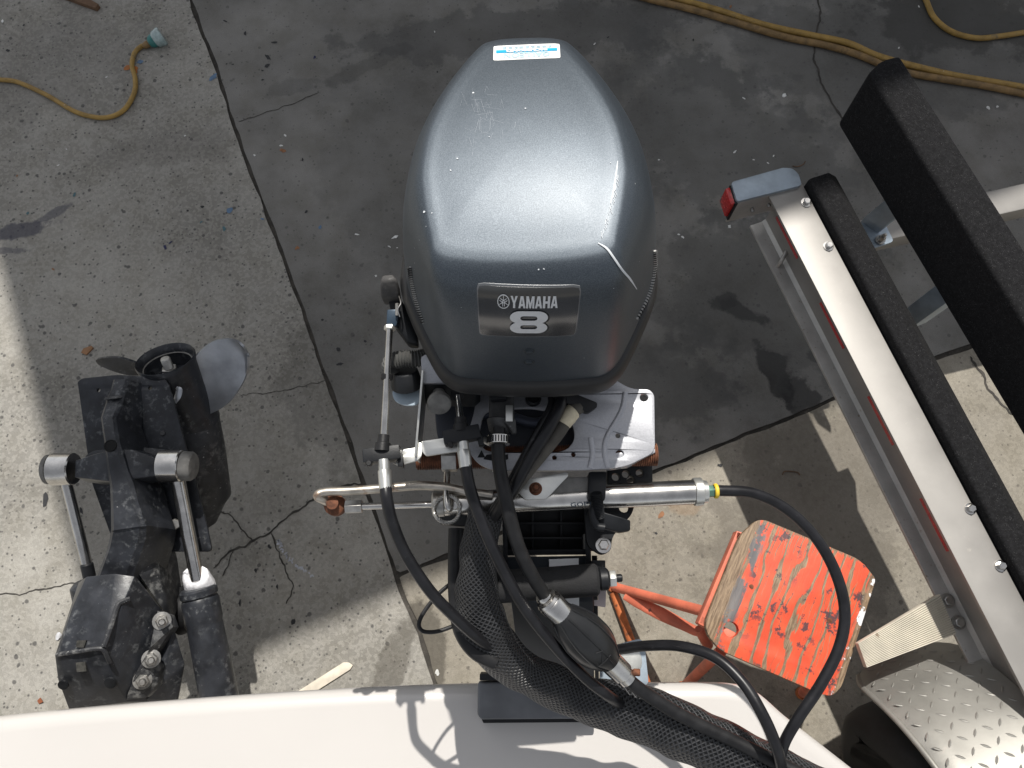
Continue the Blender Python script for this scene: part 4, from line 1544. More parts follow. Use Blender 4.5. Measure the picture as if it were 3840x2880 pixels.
# zinc control-cable bracket: vertical sheet with two feet
zb = thing('cable_bracket', 'bright zinc sheet bracket holding both control cables, left of the motor', 'bracket', D(900, 990, 1.24))
v0, v1 = D(913, 800, 1.36), D(897, 985, 1.335)
vd = (v1 - v0).normalized()
vn = V((-vd.y, vd.x, 0)).normalized()
obj('upright', hull(bmesh.new(), [q + vn * s - EZ * z for q in (v0, v1) for s in (-.0016, .0016) for z in (0, .055)], .0008), ZINC, zb)
fl1 = [D(848, 1000, 1.325), D(846, 985, 1.325), D(868, 985, 1.325), D(869, 971, 1.325), D(896, 967, 1.325), D(903, 955, 1.325), D(913, 958, 1.325), D(911, 985, 1.325), D(902, 995, 1.325), D(860, 1006, 1.325)]
obj('left_foot', plate([roundpoly(fl1, .003, 3)], None, .004, .0008), ZINC, zb)
fl2 = [D(909, 953, 1.328), D(965, 945, 1.328), D(975, 949, 1.328), D(976, 960, 1.328), D(1000, 957, 1.328), D(1005, 968, 1.328), D(990, 975, 1.328), D(920, 985, 1.328), D(911, 975, 1.328)]
obj('right_foot', plate([roundpoly(fl2, .003, 3)], None, .004, .0008), ZINC, zb)
obj('ear', plate([roundpoly([D(846, 848, 1.30), D(856, 826, 1.30), D(905, 806, 1.30), D(906, 876, 1.30), D(872, 876, 1.30), D(852, 866, 1.30)], .012, 5)], None, .004, .001), M('pale_blue_painted_steel', (.33, .40, .46), .5, .3, .1, 30), zb)

# silver steering bracket plate with openings
ZST = 1.285
outer = [(2365, 1458), (2436, 1460), (2454, 1480), (2457, 1695), (2352, 1748), (2283, 1757), (2188, 1763), (1846, 1763), (1790, 1738), (1756, 1690), (1748, 1640), (1775, 1560), (1790, 1470), (1790, 1390), (2250, 1390)]
hole1 = [(1815, 1540), (1990, 1530), (2100, 1550), (2150, 1590), (2156, 1650), (2125, 1688), (2080, 1696), (1850, 1696), (1812, 1685), (1795, 1640)]
loops = [roundpoly([S(x, y, ZST) for x, y in outer], .012, 4), roundpoly([S(x, y, ZST) for x, y in hole1], .015, 4)]
for (x, y, r) in ((2415, 1491, .0062), (2317, 1634, .0036), (2324, 1702, .0062), (2150, 1704, .0032), (2079, 1716, .0034)):
    loops.append(circle(S(x, y, ZST), r, 14))
stb = obj('steering_bracket', plate(loops, ZST, .005, .0012), SILV, motor)
obj('bracket_lip', hull(bmesh.new(), [S(x, y, ZST - .004) for x, y in ((1846, 1763), (2283, 1757), (2352, 1748), (2457, 1697))] + [S(x, y, ZST - .026) + V((0, -.002, 0)) for x, y in ((1846, 1766), (2283, 1760), (2352, 1751), (2457, 1700))] + [S(x, y, ZST - .004) + V((0, .006, 0)) for x, y in ((1846, 1763), (2283, 1757), (2352, 1748), (2457, 1697))], .001), SILV, stb)
for pts in (((2215, 1640), (2222, 1700), (2212, 1755)), ((2345, 1470), (2330, 1540), (2275, 1640), (2268, 1700), (2280, 1752))):
    obj('pressed_rib', T([S(x, y, ZST + .0005) for x, y in pts], .004, 10, 6, flat=(1, .3)), SILV, stb)
obj('decal', plate([[S(x, y, ZST) for x, y in ((1790, 1716), (1806, 1688), (1820, 1716))]], ZST + .0006, .0004), BLK, stb)
obj('decal', plate([[S(x, y, ZST) for x, y in ((1812, 1722), (1825, 1705), (1850, 1703), (1846, 1728))]], ZST + .0006, .0004), BLK, stb)
obj('decal', plate([[S(x, y, ZST) for x, y in ((1882, 1712), (1905, 1702), (1906, 1722), (1884, 1730))]], ZST + .0006, .0004), BLK, stb)
# dark casting below the openings
obj('swivel_casting', hull(bmesh.new(), [S(x, y, ZST - .045) for x, y in ((1625, 1480), (2200, 1480), (2260, 1600), (2200, 1760), (1850, 1770), (1640, 1660))] + [S(x, y, ZST - .10) for x, y in ((1625, 1480), (2200, 1480), (2200, 1760), (1850, 1760))], .006), M('casting_dark', (.03, .034, .045), .45, .3, .2), motor)
obj('casting_ridge', T([S(x, y, ZST - .030) for x, y in ((1790, 1560), (1880, 1545), (1940, 1570), (2010, 1585), (2100, 1560))], .008, 10, 8), M('casting_blue', (.07, .08, .11), .4, .4, .2), motor)
# threaded tilt tube
ta, tb = D(900, 991, 1.262), D(1418, 982, 1.262)
td = (tb - ta).normalized()
prof = []
Lt = (tb - ta).length
nth = 110
for i in range(nth):
    s = Lt * i / nth
    prof += [(s, .0150), (s + Lt / nth * .45, .0150), (s + Lt / nth * .5, .0172), (s + Lt / nth * .95, .0172)]
obj('tilt_tube', lathe(bmesh.new(), ta, td, prof, 16), RUST, motor)
obj('tilt_nut', hull(bmesh.new(), [D(955, 991, 1.262) + td * s + (EZ * math.cos(a) + td.cross(EZ) * math.sin(a)) * .021 for s in (0, .022) for a in [i * math.pi / 3 for i in range(6)]], .001), STEELD, motor)

# fuel connector on the front
obj('fuel_connector', hull(bmesh.new(), [D(1056, 845, 1.33), D(1110, 845, 1.33), D(1056, 925, 1.335), D(1112, 918, 1.335)] + [q - EZ * .04 for q in (D(1056, 845, 1.33), D(1110, 845, 1.33), D(1056, 925, 1.335), D(1112, 918, 1.335))], .006, 3), M('grey_black_plastic', (.05, .05, .05), .55, 0, .3, 60, .3, 200, spots=[((.16, .16, .16), 120, .6, .72)]), motor)
fcn = motor
obj('connector_cap', hull(bmesh.new(), [D(1058, 840, 1.345), D(1095, 838, 1.345), D(1058, 864, 1.345), D(1095, 862, 1.345)] + [q - EZ * .02 for q in (D(1058, 840, 1.345), D(1095, 838, 1.345), D(1058, 864, 1.345), D(1095, 862, 1.345))], .004), BLK, fcn)
obj('connector_collar', C(D(1080, 905, 1.325), D(1078, 935, 1.325), .019, .015), M('grey_black_plastic', (.05, .05, .05)), fcn)
obj('connector_clip', obox(D(1100, 893, 1.345), EX, EY, EZ, .010, .024, .003, .001), ZINC, fcn)
obj('connector_lever', hull(bmesh.new(), [D(1085, 908, 1.345), D(1114, 905, 1.345), D(1116, 935, 1.335), D(1106, 936, 1.335), D(1100, 920, 1.345)] + [q - EZ * .01 for q in (D(1085, 908, 1.345), D(1114, 905, 1.345), D(1116, 935, 1.335), D(1106, 936, 1.335))], .002), MATS['grey_black_plastic'], fcn)
# grommet plate where the power leads leave
obj('grommet', hull(bmesh.new(), [D(1180, 838, 1.335), D(1195, 830, 1.335), D(1290, 868, 1.325), D(1292, 880, 1.325), D(1270, 890, 1.325), D(1200, 862, 1.33)] + [q - EZ * .02 for q in (D(1180, 838, 1.335), D(1195, 830, 1.335), D(1290, 868, 1.325), D(1270, 890, 1.325), D(1200, 862, 1.33))], .004), RUB, motor)
# throttle lever at the left
kn = [D(820, 610, 1.42), D(826, 594, 1.42), D(848, 592, 1.42), D(858, 604, 1.42), D(862, 640, 1.40), D(822, 642, 1.40)]
lv = obj('lever_grip', hull(bmesh.new(), kn + [q - EZ * .03 for q in kn], .006, 3), M('worn_grip_rubber', (.055, .053, .052), .75, 0, .25, 60, .4, 200, spots=[((.30, .29, .28), 70, .62, .72)]), motor)
obj('lever_arm', hull(bmesh.new(), [D(836, 640, 1.385), D(862, 640, 1.385), D(850, 700, 1.375), D(872, 690, 1.375), D(880, 740, 1.36), D(902, 742, 1.36), D(902, 700, 1.36)] + [q - EZ * .025 for q in (D(836, 640, 1.385), D(862, 640, 1.385), D(850, 700, 1.375), D(880, 740, 1.36), D(902, 742, 1.36))], .003), BLK, lv)
obj('lever_pin', C(D(858, 655, 1.40), D(858, 682, 1.395), .0028), STEELD, lv)
obj('lever_clip', T([D(862, 640, 1.40), D(866, 655, 1.405), D(860, 668, 1.405), D(864, 684, 1.40)], .0012, 6, 5), STEEL, lv)
# corrugated breather hose and cap
cpz = [D(925, 770, 1.335), D(900, 775, 1.34), D(870, 776, 1.34), D(846, 783, 1.335), D(845, 800, 1.325)]
Q = cat(cpz, 10)
rr_ = [.0135 if i % 2 else .0105 for i in range(len(Q))]
obj('corrugated_hose', tube(bmesh.new(), Q, rr_, 14), M('grey_corrugated_plastic', (.075, .075, .072), .55, 0, .2), motor)
obj('hose_cap', C(D(880, 836, 1.30), D(874, 800, 1.32), .024, .020, 16), BLK, motor)

# clamp screws with handles
for (tx, ty, hx, hy, dirx) in ((1290, 1060, 1320, 1118, 1), (968, 1110, 975, 1118, -1)):
    if dirx > 0:
        a = obj('clamp_arm', hull(bmesh.new(), [D(1272, 1018, 1.262), D(1312, 1018, 1.262), D(1308, 1080, 1.27), D(1270, 1080, 1.27)] + [q - EZ * .035 for q in (D(1272, 1018, 1.262), D(1312, 1018, 1.262), D(1308, 1080, 1.27), D(1270, 1080, 1.27))], .004), BLK, motor)
        sc_ = [D(1288, 1065, 1.275), D(1292, 1085, 1.27), D(1294, 1118, 1.255)]
        pr_ = []
        ax_ = (sc_[2] - sc_[0])
        L_s = ax_.length
        for i in range(16):
            s = L_s * i / 16
            pr_ += [(s, .0075), (s + L_s / 32, .009)]
        obj('clamp_screw', lathe(bmesh.new(), sc_[0], ax_, pr_, 14), BLK, a)
        hd = [D(1282, 1100, 1.255), D(1345, 1118, 1.25), D(1362, 1124, 1.245), D(1362, 1146, 1.24), D(1340, 1150, 1.24), D(1285, 1136, 1.245), D(1276, 1115, 1.25)]
        obj('clamp_handle', hull(bmesh.new(), hd + [q - EZ * .018 for q in hd], .005, 3), BLK, a)
        obj('handle_loop', T([D(1286, 1088, 1.262), D(1280, 1110, 1.26), D(1288, 1135, 1.258), D(1306, 1140, 1.258)], .006, 10, 6), BLK, a)
cl = obj('clamp_bracket', plate([roundpoly([D(1312, 1000, 1.225), D(1408, 975, 1.225), D(1410, 1040, 1.225), D(1408, 1048, 1.225), D(1345, 1080, 1.225), D(1312, 1080, 1.225)], .006)] + [circle(D(x, y, 1.225), r, 12) for x, y, r in ((1330, 1030, .006), (1352, 1024, .006), (1382, 1022, .006), (1362, 1036, .006))], 1.225, .012, .001), BLK, motor)
obj('clamp_bracket', plate([roundpoly([D(1262, 1100, 1.19), D(1372, 1085, 1.19), D(1366, 1110, 1.19), D(1322, 1160, 1.19), D(1320, 1190, 1.19), D(1300, 1200, 1.19), D(1268, 1180, 1.19)], .012)] + [circle(D(1348, 1096, 1.19), .008, 12)], 1.19, .012, .001), BLK, motor)
hexbolt(motor, 'clamp_bolt', D(1303, 1178, 1.19), EZ, .008, .012, STEEL, True)
hd = [D(946, 1112, 1.215), D(952, 1106, 1.22), D(990, 1108, 1.22), D(1046, 1118, 1.215), D(1046, 1140, 1.205), D(950, 1132, 1.205)]
obj('clamp_handle', hull(bmesh.new(), hd + [q - EZ * .016 for q in hd], .004, 3), BLK, motor)

# ------------------------------------------------------------------ steering cylinder across the front
steer = thing('steering_cylinder', 'polished hydraulic steering cylinder lying across below the silver bracket', 'cylinder', D(1250, 1075, 1.20))
ZC = 1.235
ca, cb = D(940, 1089, ZC), D(1518, 1062, ZC)
cd = (cb - ca).normalized()
obj('barrel', C(ca + cd * .01, cb - cd * .012, .0185, None, 32), STEEL, steer)
obj('end_cap', lathe(bmesh.new(), cb - cd * .014, cd, [(0, .0205), (.002, .0215), (.012, .0215), (.014, .017), (.02, .0165), (.022, .010)], 32), ZINC, steer)
obj('fitting', hull(bmesh.new(), [cb + cd * s + (EZ * math.cos(a) + cd.cross(EZ) * math.sin(a)) * .0095 for s in (.006, .016) for a in [i * math.pi / 3 for i in range(6)]], .0008), GREENF, steer)
obj('gland', C(ca - cd * .004, ca + cd * .016, .0195, None, 28), STEELD, steer)
ra = D(778, 1094, ZC)
obj('rod', C(ra, ca, .0052, None, 18), STEEL, steer)
obj('rod_nut', hull(bmesh.new(), [ra - cd * s + (EZ * math.cos(a) + cd.cross(EZ) * math.sin(a)) * .0105 for s in (-.003, .022) for a in [i * math.pi / 3 for i in range(6)]], .001), STEELD, steer)
bz = 1.262
obj('tie_bar', T([D(718, 1090, ZC - .006), D(700, 1080, bz - .01), D(686, 1072, bz), D(700, 1063, bz), D(760, 1060, bz), D(850, 1053, bz), D(905, 1049, bz), D(960, 1052, bz), D(1010, 1062, bz), D(1064, 1070, bz)], .0068, 12, 6), M('tarnished_steel', (.50, .46, .40), .34, .9, .2, 40, .1, 200, spots=[((.30, .15, .07), 45, .58, .72)]), steer)
rb = D(724, 1091, ZC)
obj('rusty_swivel', lathe(bmesh.new(), rb - EZ * .014, EZ, [(0, .011), (.004, .016), (.02, .016), (.024, .012), (.026, .009), (.034, .009), (.035, .006)], 20), RUST, steer)
pt = [D(1105, 1048, bz), D(1120, 1038, bz), D(1226, 1020, bz), D(1228, 1028, bz), D(1180, 1078, bz), D(1135, 1080, bz)]
pl_ = obj('link_plate', plate([roundpoly(pt, .004, 3)], None, .005, .001), ZINC, steer)
hexbolt(steer, 'rusty_bolt', D(1157, 1056, bz), EZ, .0065, .012, RUST, True, .010)
obj('link_block', hull(bmesh.new(), [D(1120, 1035, bz - .006), D(1300, 1028, bz - .006), D(1300, 1060, bz - .006), D(1130, 1068, bz - .006)] + [q - EZ * .03 for q in (D(1120, 1035, bz - .006), D(1300, 1028, bz - .006), D(1300, 1060, bz - .006), D(1130, 1068, bz - .006))], .003), GREYP, steer)
tx = bmesh.new()
pts, fc_ = textshapes('GOET', .009, .034, 0, 0, .0002)
c0 = D(1256, 1089, ZC + .0135)
ey_ = EZ.cross(cd).normalized()
for_n = (V((0, 0, CAM_H)) - c0).normalized()
vs = [tx.verts.new(c0 + cd * x + ey_ * (y - .004) + EZ * (.0068 - abs(y) * .45)) for x, y in pts]
for f in fc_:
    try:
        tx.faces.new([vs[i] for i in f])
    except ValueError:
        pass
obj('lettering', tx, M('grey_blue_print', (.10, .13, .17), .5), steer)
# hoses of the steering
h1 = thing('steering_hose', 'thick black hose looping from the steering cylinder end over the orange stand', 'hose', S(3150, 2300, 1.1), 'black steering hoses')
hp = [cb + cd * .016, D(1560, 1060, 1.235), D(1630, 1066, 1.23), D(1702, 1102, 1.22), D(1765, 1165, 1.21), D(1808, 1245, 1.20), D(1825, 1325, 1.19), D(1812, 1400, 1.18), D(1772, 1480, 1.17), D(1725, 1550, 1.16), D(1694, 1605, 1.14), D(1684, 1650, 1.11), D(1680, 1700, 1.05)]
obj('hose', T(hp, .0085, 14, 8), HOSE, h1)
obj('yellow_collar', C(cb + cd * .017, cb + cd * .023, .0115), YEL, h1)
h2 = [D(1290, 1412, .98), D(1345, 1402, 1.02), D(1400, 1395, 1.06), D(1470, 1396, 1.10), D(1545, 1420, 1.13), D(1605, 1475, 1.15), D(1648, 1545, 1.16), D(1676, 1610, 1.15), D(1688, 1660, 1.12), D(1692, 1710, 1.06)]
tag(obj('steering_hose', T(h2, .0088, 14, 8), HOSE), 'thick black hose arching left of the looped hose, above the white platform', 'hose', 'black steering hoses')

# ------------------------------------------------------------------ lifting bracket and pad
brk = thing('motor_bracket', 'black lifting bracket with padded roller between motor and boat', 'bracket', D(1180, 1500, 1.0))
top1 = [D(1088, 1100, 1.195), D(1268, 1095, 1.195), D(1275, 1200, 1.17), D(1092, 1202, 1.17)]
obj('back_plate', hull(bmesh.new(), [D(1088, 1095, 1.13), D(1268, 1092, 1.13), D(1272, 1195, 1.11), D(1092, 1198, 1.11)] + [D(1088, 1095, 1.12), D(1268, 1092, 1.12), D(1272, 1195, 1.10), D(1092, 1198, 1.10)], .001), BLK, brk)
for i, (x0_, x1_) in enumerate(((1084, 1094), (1262, 1274))):
    obj('side_cheek', hull(bmesh.new(), [D(x0_, 1092, 1.19), D(x1_, 1092, 1.19), D(x0_ + 4, 1240, 1.16), D(x1_ + 4, 1240, 1.16)] + [D(x0_, 1092, 1.10), D(x1_, 1092, 1.10), D(x0_ + 4, 1240, 1.07), D(x1_ + 4, 1240, 1.07)], .001), BLK, brk)
for x in (1148, 1210):
    obj('rib', hull(bmesh.new(), [D(x, 1098, 1.15), D(x + 5, 1098, 1.15), D(x, 1190, 1.13), D(x + 5, 1190, 1.13)] + [D(x, 1098, 1.12), D(x + 5, 1098, 1.12), D(x, 1190, 1.10), D(x + 5, 1190, 1.10)], .001), BLK, brk)
for y in (1128, 1160):
    obj('rib', hull(bmesh.new(), [D(1092, y, 1.148), D(1262, y, 1.148), D(1092, y + 5, 1.147), D(1262, y + 5, 1.147)] + [D(1092, y, 1.12), D(1262, y, 1.12), D(1092, y + 5, 1.12), D(1262, y + 5, 1.12)], .001), BLK, brk)
obj('sill', hull(bmesh.new(), [D(1090, 1188, 1.165), D(1272, 1186, 1.165), D(1090, 1200, 1.16), D(1272, 1198, 1.16)] + [D(1090, 1188, 1.12), D(1272, 1186, 1.12), D(1090, 1200, 1.12), D(1272, 1198, 1.12)], .003), BLK, brk)
DPL = M('dark_blue_black_plate', (.024, .029, .036), .42, .2, .15, 20, .08, 150, spots=[((.30, .31, .33), 260, .76, .80)])
ap = obj('arm_plate', hull(bmesh.new(), [D(1092, 1203, 1.15), D(1276, 1200, 1.15), D(1282, 1300, 1.12), D(1284, 1488, .93), D(1128, 1490, .93), D(1104, 1300, 1.12)] + [q - EZ * .012 for q in (D(1092, 1203, 1.15), D(1276, 1200, 1.15), D(1282, 1300, 1.12), D(1284, 1488, .93), D(1128, 1490, .93), D(1104, 1300, 1.12))], .002), DPL, brk)
nrm_ = lambda y: 1.1535 - (y - 1203) * .00032
obj('label_plate', hull(bmesh.new(), [D(1186, 1208, 1.158), D(1250, 1206, 1.158), D(1251, 1312, 1.128), D(1188, 1314, 1.128)] + [q - EZ * .002 for q in (D(1186, 1208, 1.158), D(1250, 1206, 1.158), D(1251, 1312, 1.128), D(1188, 1314, 1.128))], 0), LABELW, brk)
obj('arm_edge', hull(bmesh.new(), [D(1278, 1200, 1.16), D(1290, 1200, 1.16), D(1286, 1488, .945), D(1294, 1488, .945)] + [D(1278, 1200, 1.10), D(1290, 1200, 1.10), D(1286, 1488, .90), D(1294, 1488, .90)], .001), BLK, brk)
r_a, r_b = D(1072, 1268, 1.19), D(1292, 1252, 1.19)
ra_ = (r_b - r_a).normalized()
ro = obj('roller', lathe(bmesh.new(), r_a, ra_, [(0, .021), (.004, .0245), ((r_b - r_a).length - .004, .0245), ((r_b - r_a).length, .021), ((r_b - r_a).length, .012)], 30), M('foam_black', (.013, .013, .014), .85, 0, .3, 60, .5, 350), brk)
obj('roller_washer', C(r_b + ra_ * .001, r_b + ra_ * .016, .017), BLK, ro)
obj('roller_nut', hull(bmesh.new(), [r_b + ra_ * s + (EZ * math.cos(a) + ra_.cross(EZ) * math.sin(a)) * .0135 for s in (.017, .027) for a in [i * math.pi / 3 for i in range(6)]], .001), ZINC, ro)
obj('roller_bolt', C(r_b + ra_ * .027, r_b + ra_ * .037, .006), BLK, ro)
obj('lug', hull(bmesh.new(), [D(1278, 1210, 1.17), D(1308, 1210, 1.17), D(1308, 1240, 1.165), D(1278, 1240, 1.165)] + [q - EZ * .03 for q in (D(1278, 1210, 1.17), D(1308, 1210, 1.17), D(1308, 1240, 1.165), D(1278, 1240, 1.165))], .002), BLK, brk)
obj('side_bracket', plate([[D(1290, 1262, 1.15), D(1310, 1258, 1.15), D(1308, 1312, 1.15), D(1284, 1308, 1.15), D(1284, 1296, 1.15), D(1293, 1296, 1.15)]], None, .006), M('pinkish_grey_alloy', (.38, .33, .33), .5, .5), brk)
for (x, y) in ((1077, 1196), (1272, 1172)):
    obj('spacer', obox(D(x, y, 1.15), EX, EY, EZ, .018, .026, .02, .002), GREYP, brk)
# pad block on the platform edge
pz = .875
pdp = [D(1032, 1474, pz), D(1290, 1470, pz), D(1290, 1553, pz), D(1040, 1555, pz), D(1031, 1545, pz)]
obj('pad', hull(bmesh.new(), pdp + [q - EZ * .045 for q in pdp], .007, 3), PADG, brk)
obj('pad_cap', hull(bmesh.new(), [D(1036, 1456, pz + .006), D(1270, 1452, pz + .006), D(1272, 1470, pz + .006), D(1036, 1470, pz + .006)] + [q - EZ * .06 for q in (D(1036, 1456, pz + .006), D(1270, 1452, pz + .006), D(1272, 1470, pz + .006), D(1036, 1470, pz + .006))], .002), BLK, brk)
obj('pad_foot', hull(bmesh.new(), [D(1040, 1552, 0.832), D(1290, 1550, 0.832), D(1290, 1560, 0.832), D(1044, 1562, 0.832)] + [q - EZ * .011 for q in (D(1040, 1552, 0.832), D(1290, 1550, 0.832), D(1290, 1560, 0.832), D(1044, 1562, 0.832))], .001), RUB, brk)
gp = [D(1296, 1402, .90), D(1380, 1380, .90), D(1392, 1386, .90), D(1402, 1480, .90), D(1296, 1480, .90)]
gpl = obj('galvanised_plate', plate([roundpoly(gp, .01)], None, .005, .001), GALV, brk)
obj('disc', lathe(bmesh.new(), D(1352, 1428, .90), EZ, [(0, .030), (.003, .029), (.004, .02), (.0045, .005)], 28), ZINC, gpl)

# steel handle, wire rope loop and black tubes at the left
wl_ = thing('wire_rope_loop', 'small twisted steel wire loop hanging beside the cylinder rod', 'wire loop', D(965, 1100, 1.22))
cc_ = D(966, 1094, 1.262)
lp = [cc_ + V((math.cos(a) * .0185, math.sin(a) * .020 - .004, .006 * math.sin(2 * a))) for a in [i * 2 * math.pi / 14 for i in range(15)]]
for ph in (0, 1, 2):
    Q = cat(lp, 8)
    R = []
    for i, q in enumerate(Q):
        t = (Q[min(i + 1, len(Q) - 1)] - Q[max(i - 1, 0)]).normalized()
        u_ = t.cross(EZ).normalized()
        v_ = t.cross(u_)
        a = i * .55 + ph * 2.094
        R.append(q + (u_ * math.cos(a) + v_ * math.sin(a)) * .0017)
    obj('strand', tube(bmesh.new(), R, .0016, 6), STEELD, wl_)
tag(obj('steel_pull_rod', T([D(966, 1012, 1.245), D(965, 1060, 1.262), D(966, 1090, 1.268), D(972, 1098, 1.262), D(974, 1070, 1.25)], .0052, 10, 8), STEEL), 'bent polished rod hooked into the small wire loop', 'rod')
tag(obj('vent_tube', T([D(986, 1142, 1.19), D(985, 1200, 1.19), D(986, 1290, 1.18), D(996, 1360, 1.17), D(1025, 1405, 1.16), D(1070, 1430, 1.15)], .0125, 14, 8), RUB), 'straight black rubber tube behind the left of the braided sleeve', 'tube')
tag(obj('thin_cable', T([D(1010, 1235, 1.17), D(985, 1252, 1.17), D(945, 1285, 1.175), D(914, 1325, 1.18), D(905, 1350, 1.18), D(915, 1364, 1.18), D(945, 1364, 1.175), D(985, 1350, 1.165), D(1020, 1335, 1.15)], .0032, 8, 8), RUB), 'thin black cable looping out left of the braided sleeve', 'cable')

# ------------------------------------------------------------------ control cables
def control_cable(lab, rod, boot, clamp, ferr, sheath, r, base):
    t = thing('control_cable', lab, 'control cable', base, 'motor control cables')
    rd_ = obj('rod', C(rod[0], rod[1], .0046, .0052), STEEL, t)
    obj('boot', T([boot[0], boot[0].lerp(boot[1], .45), boot[0].lerp(boot[1], .5), boot[1]], [.0080, .0085, .0108, .0115], 14, 2), RUB, t)
    c, ax_ = clamp
    ax_ = ax_.normalized()
    u_ = EZ.cross(ax_).normalized()
    cl_ = obj('clamp_block', obox(c, u_, ax_, EZ, .052, .020, .022, .0025), BLK, t)
    obj('clamp_tab', obox(c - u_ * .024 + ax_ * -.010 - EZ * .004, u_, ax_, EZ, .008, .020, .014, .002), BLK, cl_)
    obj('clamp_pin', C(c + u_ * .018 - ax_ * .011 + EZ * .003, c + u_ * .018 - ax_ * .011 + EZ * .0115, .0042), RUB, cl_)
    obj('ferrule', T([ferr[0], ferr[0].lerp(ferr[1], .35), ferr[0].lerp(ferr[1], .4), ferr[1]], [.0080, .0080, .0094, .0088], 16, 2), ZINC, t)
    obj('sheath', T(sheath, r, 14, 8), HOSE, t)
    return t


za = 1.352
cA_ = control_cable('control cable at far left running from the throttle lever into the sleeve', (D(842, 708, 1.385), D(829, 952, za)), (D(829, 940, za), D(826, 975, za)), (D(826, 983, 1.346), D(828, 960, za) - D(832, 1010, za)),
                    (D(829, 993, za), D(833, 1056, za)), [D(833, 1050, za), D(836, 1080, za), D(848, 1130, 1.335), D(878, 1200, 1.30), D(930, 1278, 1.265), D(985, 1335, 1.225), D(1035, 1380, 1.19), D(1085, 1415, 1.13)], .0085, D(829, 983, 1.30))
obj('rod_ring', C(D(836, 806, 1.368), D(835, 822, 1.366), .0085), RUB, cA_)
obj('clevis', hull(bmesh.new(), [D(836, 668, 1.392), D(864, 668, 1.392), D(834, 704, 1.388), D(856, 704, 1.388)] + [q - EZ * .015 for q in (D(836, 668, 1.392), D(864, 668, 1.392), D(834, 704, 1.388), D(856, 704, 1.388))], .002), M('blue_black_clevis', (.03, .05, .075), .3, .3), cA_)
obj('clevis_nut', hull(bmesh.new(), [D(842, y, 1.384) + V((math.cos(a), 0, math.sin(a))) * .0085 for y in (704, 713) for a in [i * math.pi / 3 for i in range(6)]], .001), ZINC, cA_)
cB_ = control_cable('control cable beside the choke knob, entering the hole in the sleeve', (D(989, 855, 1.335), D(995, 912, za)), (D(995, 902, za), D(996, 932, za)), (D(998, 941, 1.350), D(993, 920, za) - D(1003, 970, za)),
                    (D(999, 952, za), D(1006, 1010, za)), [D(1006, 1005, za), D(1014, 1050, za), D(1032, 1105, 1.34), D(1068, 1192, 1.31), D(1128, 1305, 1.255), D(1195, 1392, 1.205), D(1262, 1462, 1.165), D(1310, 1500, 1.135), D(1345, 1524, 1.08)], .0085, D(998, 941, 1.30))

# ------------------------------------------------------------------ fuel line with primer bulb
fuel = thing('fuel_line', 'black fuel hose with squeeze primer bulb and steel ferrules', 'fuel line', D(1240, 1380, 1.15))
zf = 1.335
obj('hose', T([D(1078, 925, zf), D(1076, 960, zf), D(1080, 1015, zf), D(1094, 1085, 1.34), D(1118, 1175, 1.315), D(1148, 1240, 1.285), D(1182, 1296, 1.245)], .0098, 14, 8), RUB, fuel)
cl_ = obj('hose_clamp', lathe(bmesh.new(), D(1077, 941, zf), D(1077, 965, zf) - D(1077, 941, zf), [(0, .0145), (.001, .0165), (.0125, .0165), (.0135, .0145)], 26), STEEL, fuel)
for i in range(14):
    a = math.pi * (i / 13) - .1
    ax_ = (D(1077, 965, zf) - D(1077, 941, zf)).normalized()
    u_ = ax_.cross(EZ).normalized()
    p_ = D(1077, 941, zf) + ax_ * .0067 + (u_ * math.cos(a) + EZ * math.sin(a)) * .0166
    n_ = (u_ * math.cos(a) + EZ * math.sin(a))
    obj('slot', obox(p_, ax_, n_.cross(ax_), n_, .009, .0016, .0012, 0), BLK, cl_)
obj('clamp_worm', C(D(1044, 950, zf - .004), D(1062, 958, zf), .005), STEELD, cl_)
b0_, b1_ = D(1178, 1292, 1.248), D(1352, 1462, 1.150)
bx_ = (b1_ - b0_).normalized()
bl = (b1_ - b0_).length
obj('ferrule', lathe(bmesh.new(), b0_ - bx_ * .008, bx_, [(0, .0105), (.003, .0125), (.006, .0125), (.008, .010), (.010, .0165), (.014, .0185), (.016, .0170), (.019, .0190), (.048, .0190), (.050, .017)], 26), STEEL, fuel)
mid = [(.035, .0185), (.045, .022), (.06, .0285), (.085, .034), (.11, .0345), (.13, .031), (.148, .023), (.158, .0185)]
sc_b = bl / .20
bulb = obj('bulb', lathe(bmesh.new(), b0_, bx_, [(d_ * sc_b, r_) for d_, r_ in mid], 32), M('bulb_rubber', (.012, .0125, .0135), .36, 0, .2, 25, .05, 200, rvar=.08), fuel)
u_ = bx_.cross(EZ).normalized()
v_ = u_.cross(bx_)
def bs(d_, a):
    r_ = 0
    for (d0, r0_), (d1, r1_) in zip(mid, mid[1:]):
        if d0 <= d_ <= d1:
            r_ = r0_ + (r1_ - r0_) * (d_ - d0) / (d1 - d0)
    return b0_ + bx_ * d_ * sc_b + (u_ * math.cos(a) + v_ * math.sin(a)) * (r_ + .0002)
for a0 in (.15, .85, 1.6, 2.35, 3.0):
    obj('moulded_rib', T([bs(.04 + i * .0145, a0) for i in range(9)], .0013, 6, 2), MATS['bulb_rubber'], bulb)
for seg in (((.128, 1.20), (.110, 1.62)), ((.110, 1.62), (.128, 1.60)), ((.110, 1.62), (.104, 1.35)), ((.128, 1.0), (.128, 1.75))):
    obj('arrow_mark', T([bs(*seg[0]), bs((seg[0][0] + seg[1][0]) / 2, (seg[0][1] + seg[1][1]) / 2), bs(*seg[1])], .0013, 6, 2), MATS['bulb_rubber'], bulb)
obj('ferrule', lathe(bmesh.new(), b1_ - bx_ * .050, bx_, [(0, .0165), (.002, .0182), (.040, .0175), (.042, .0150), (.046, .0148)], 26), STEEL, fuel)
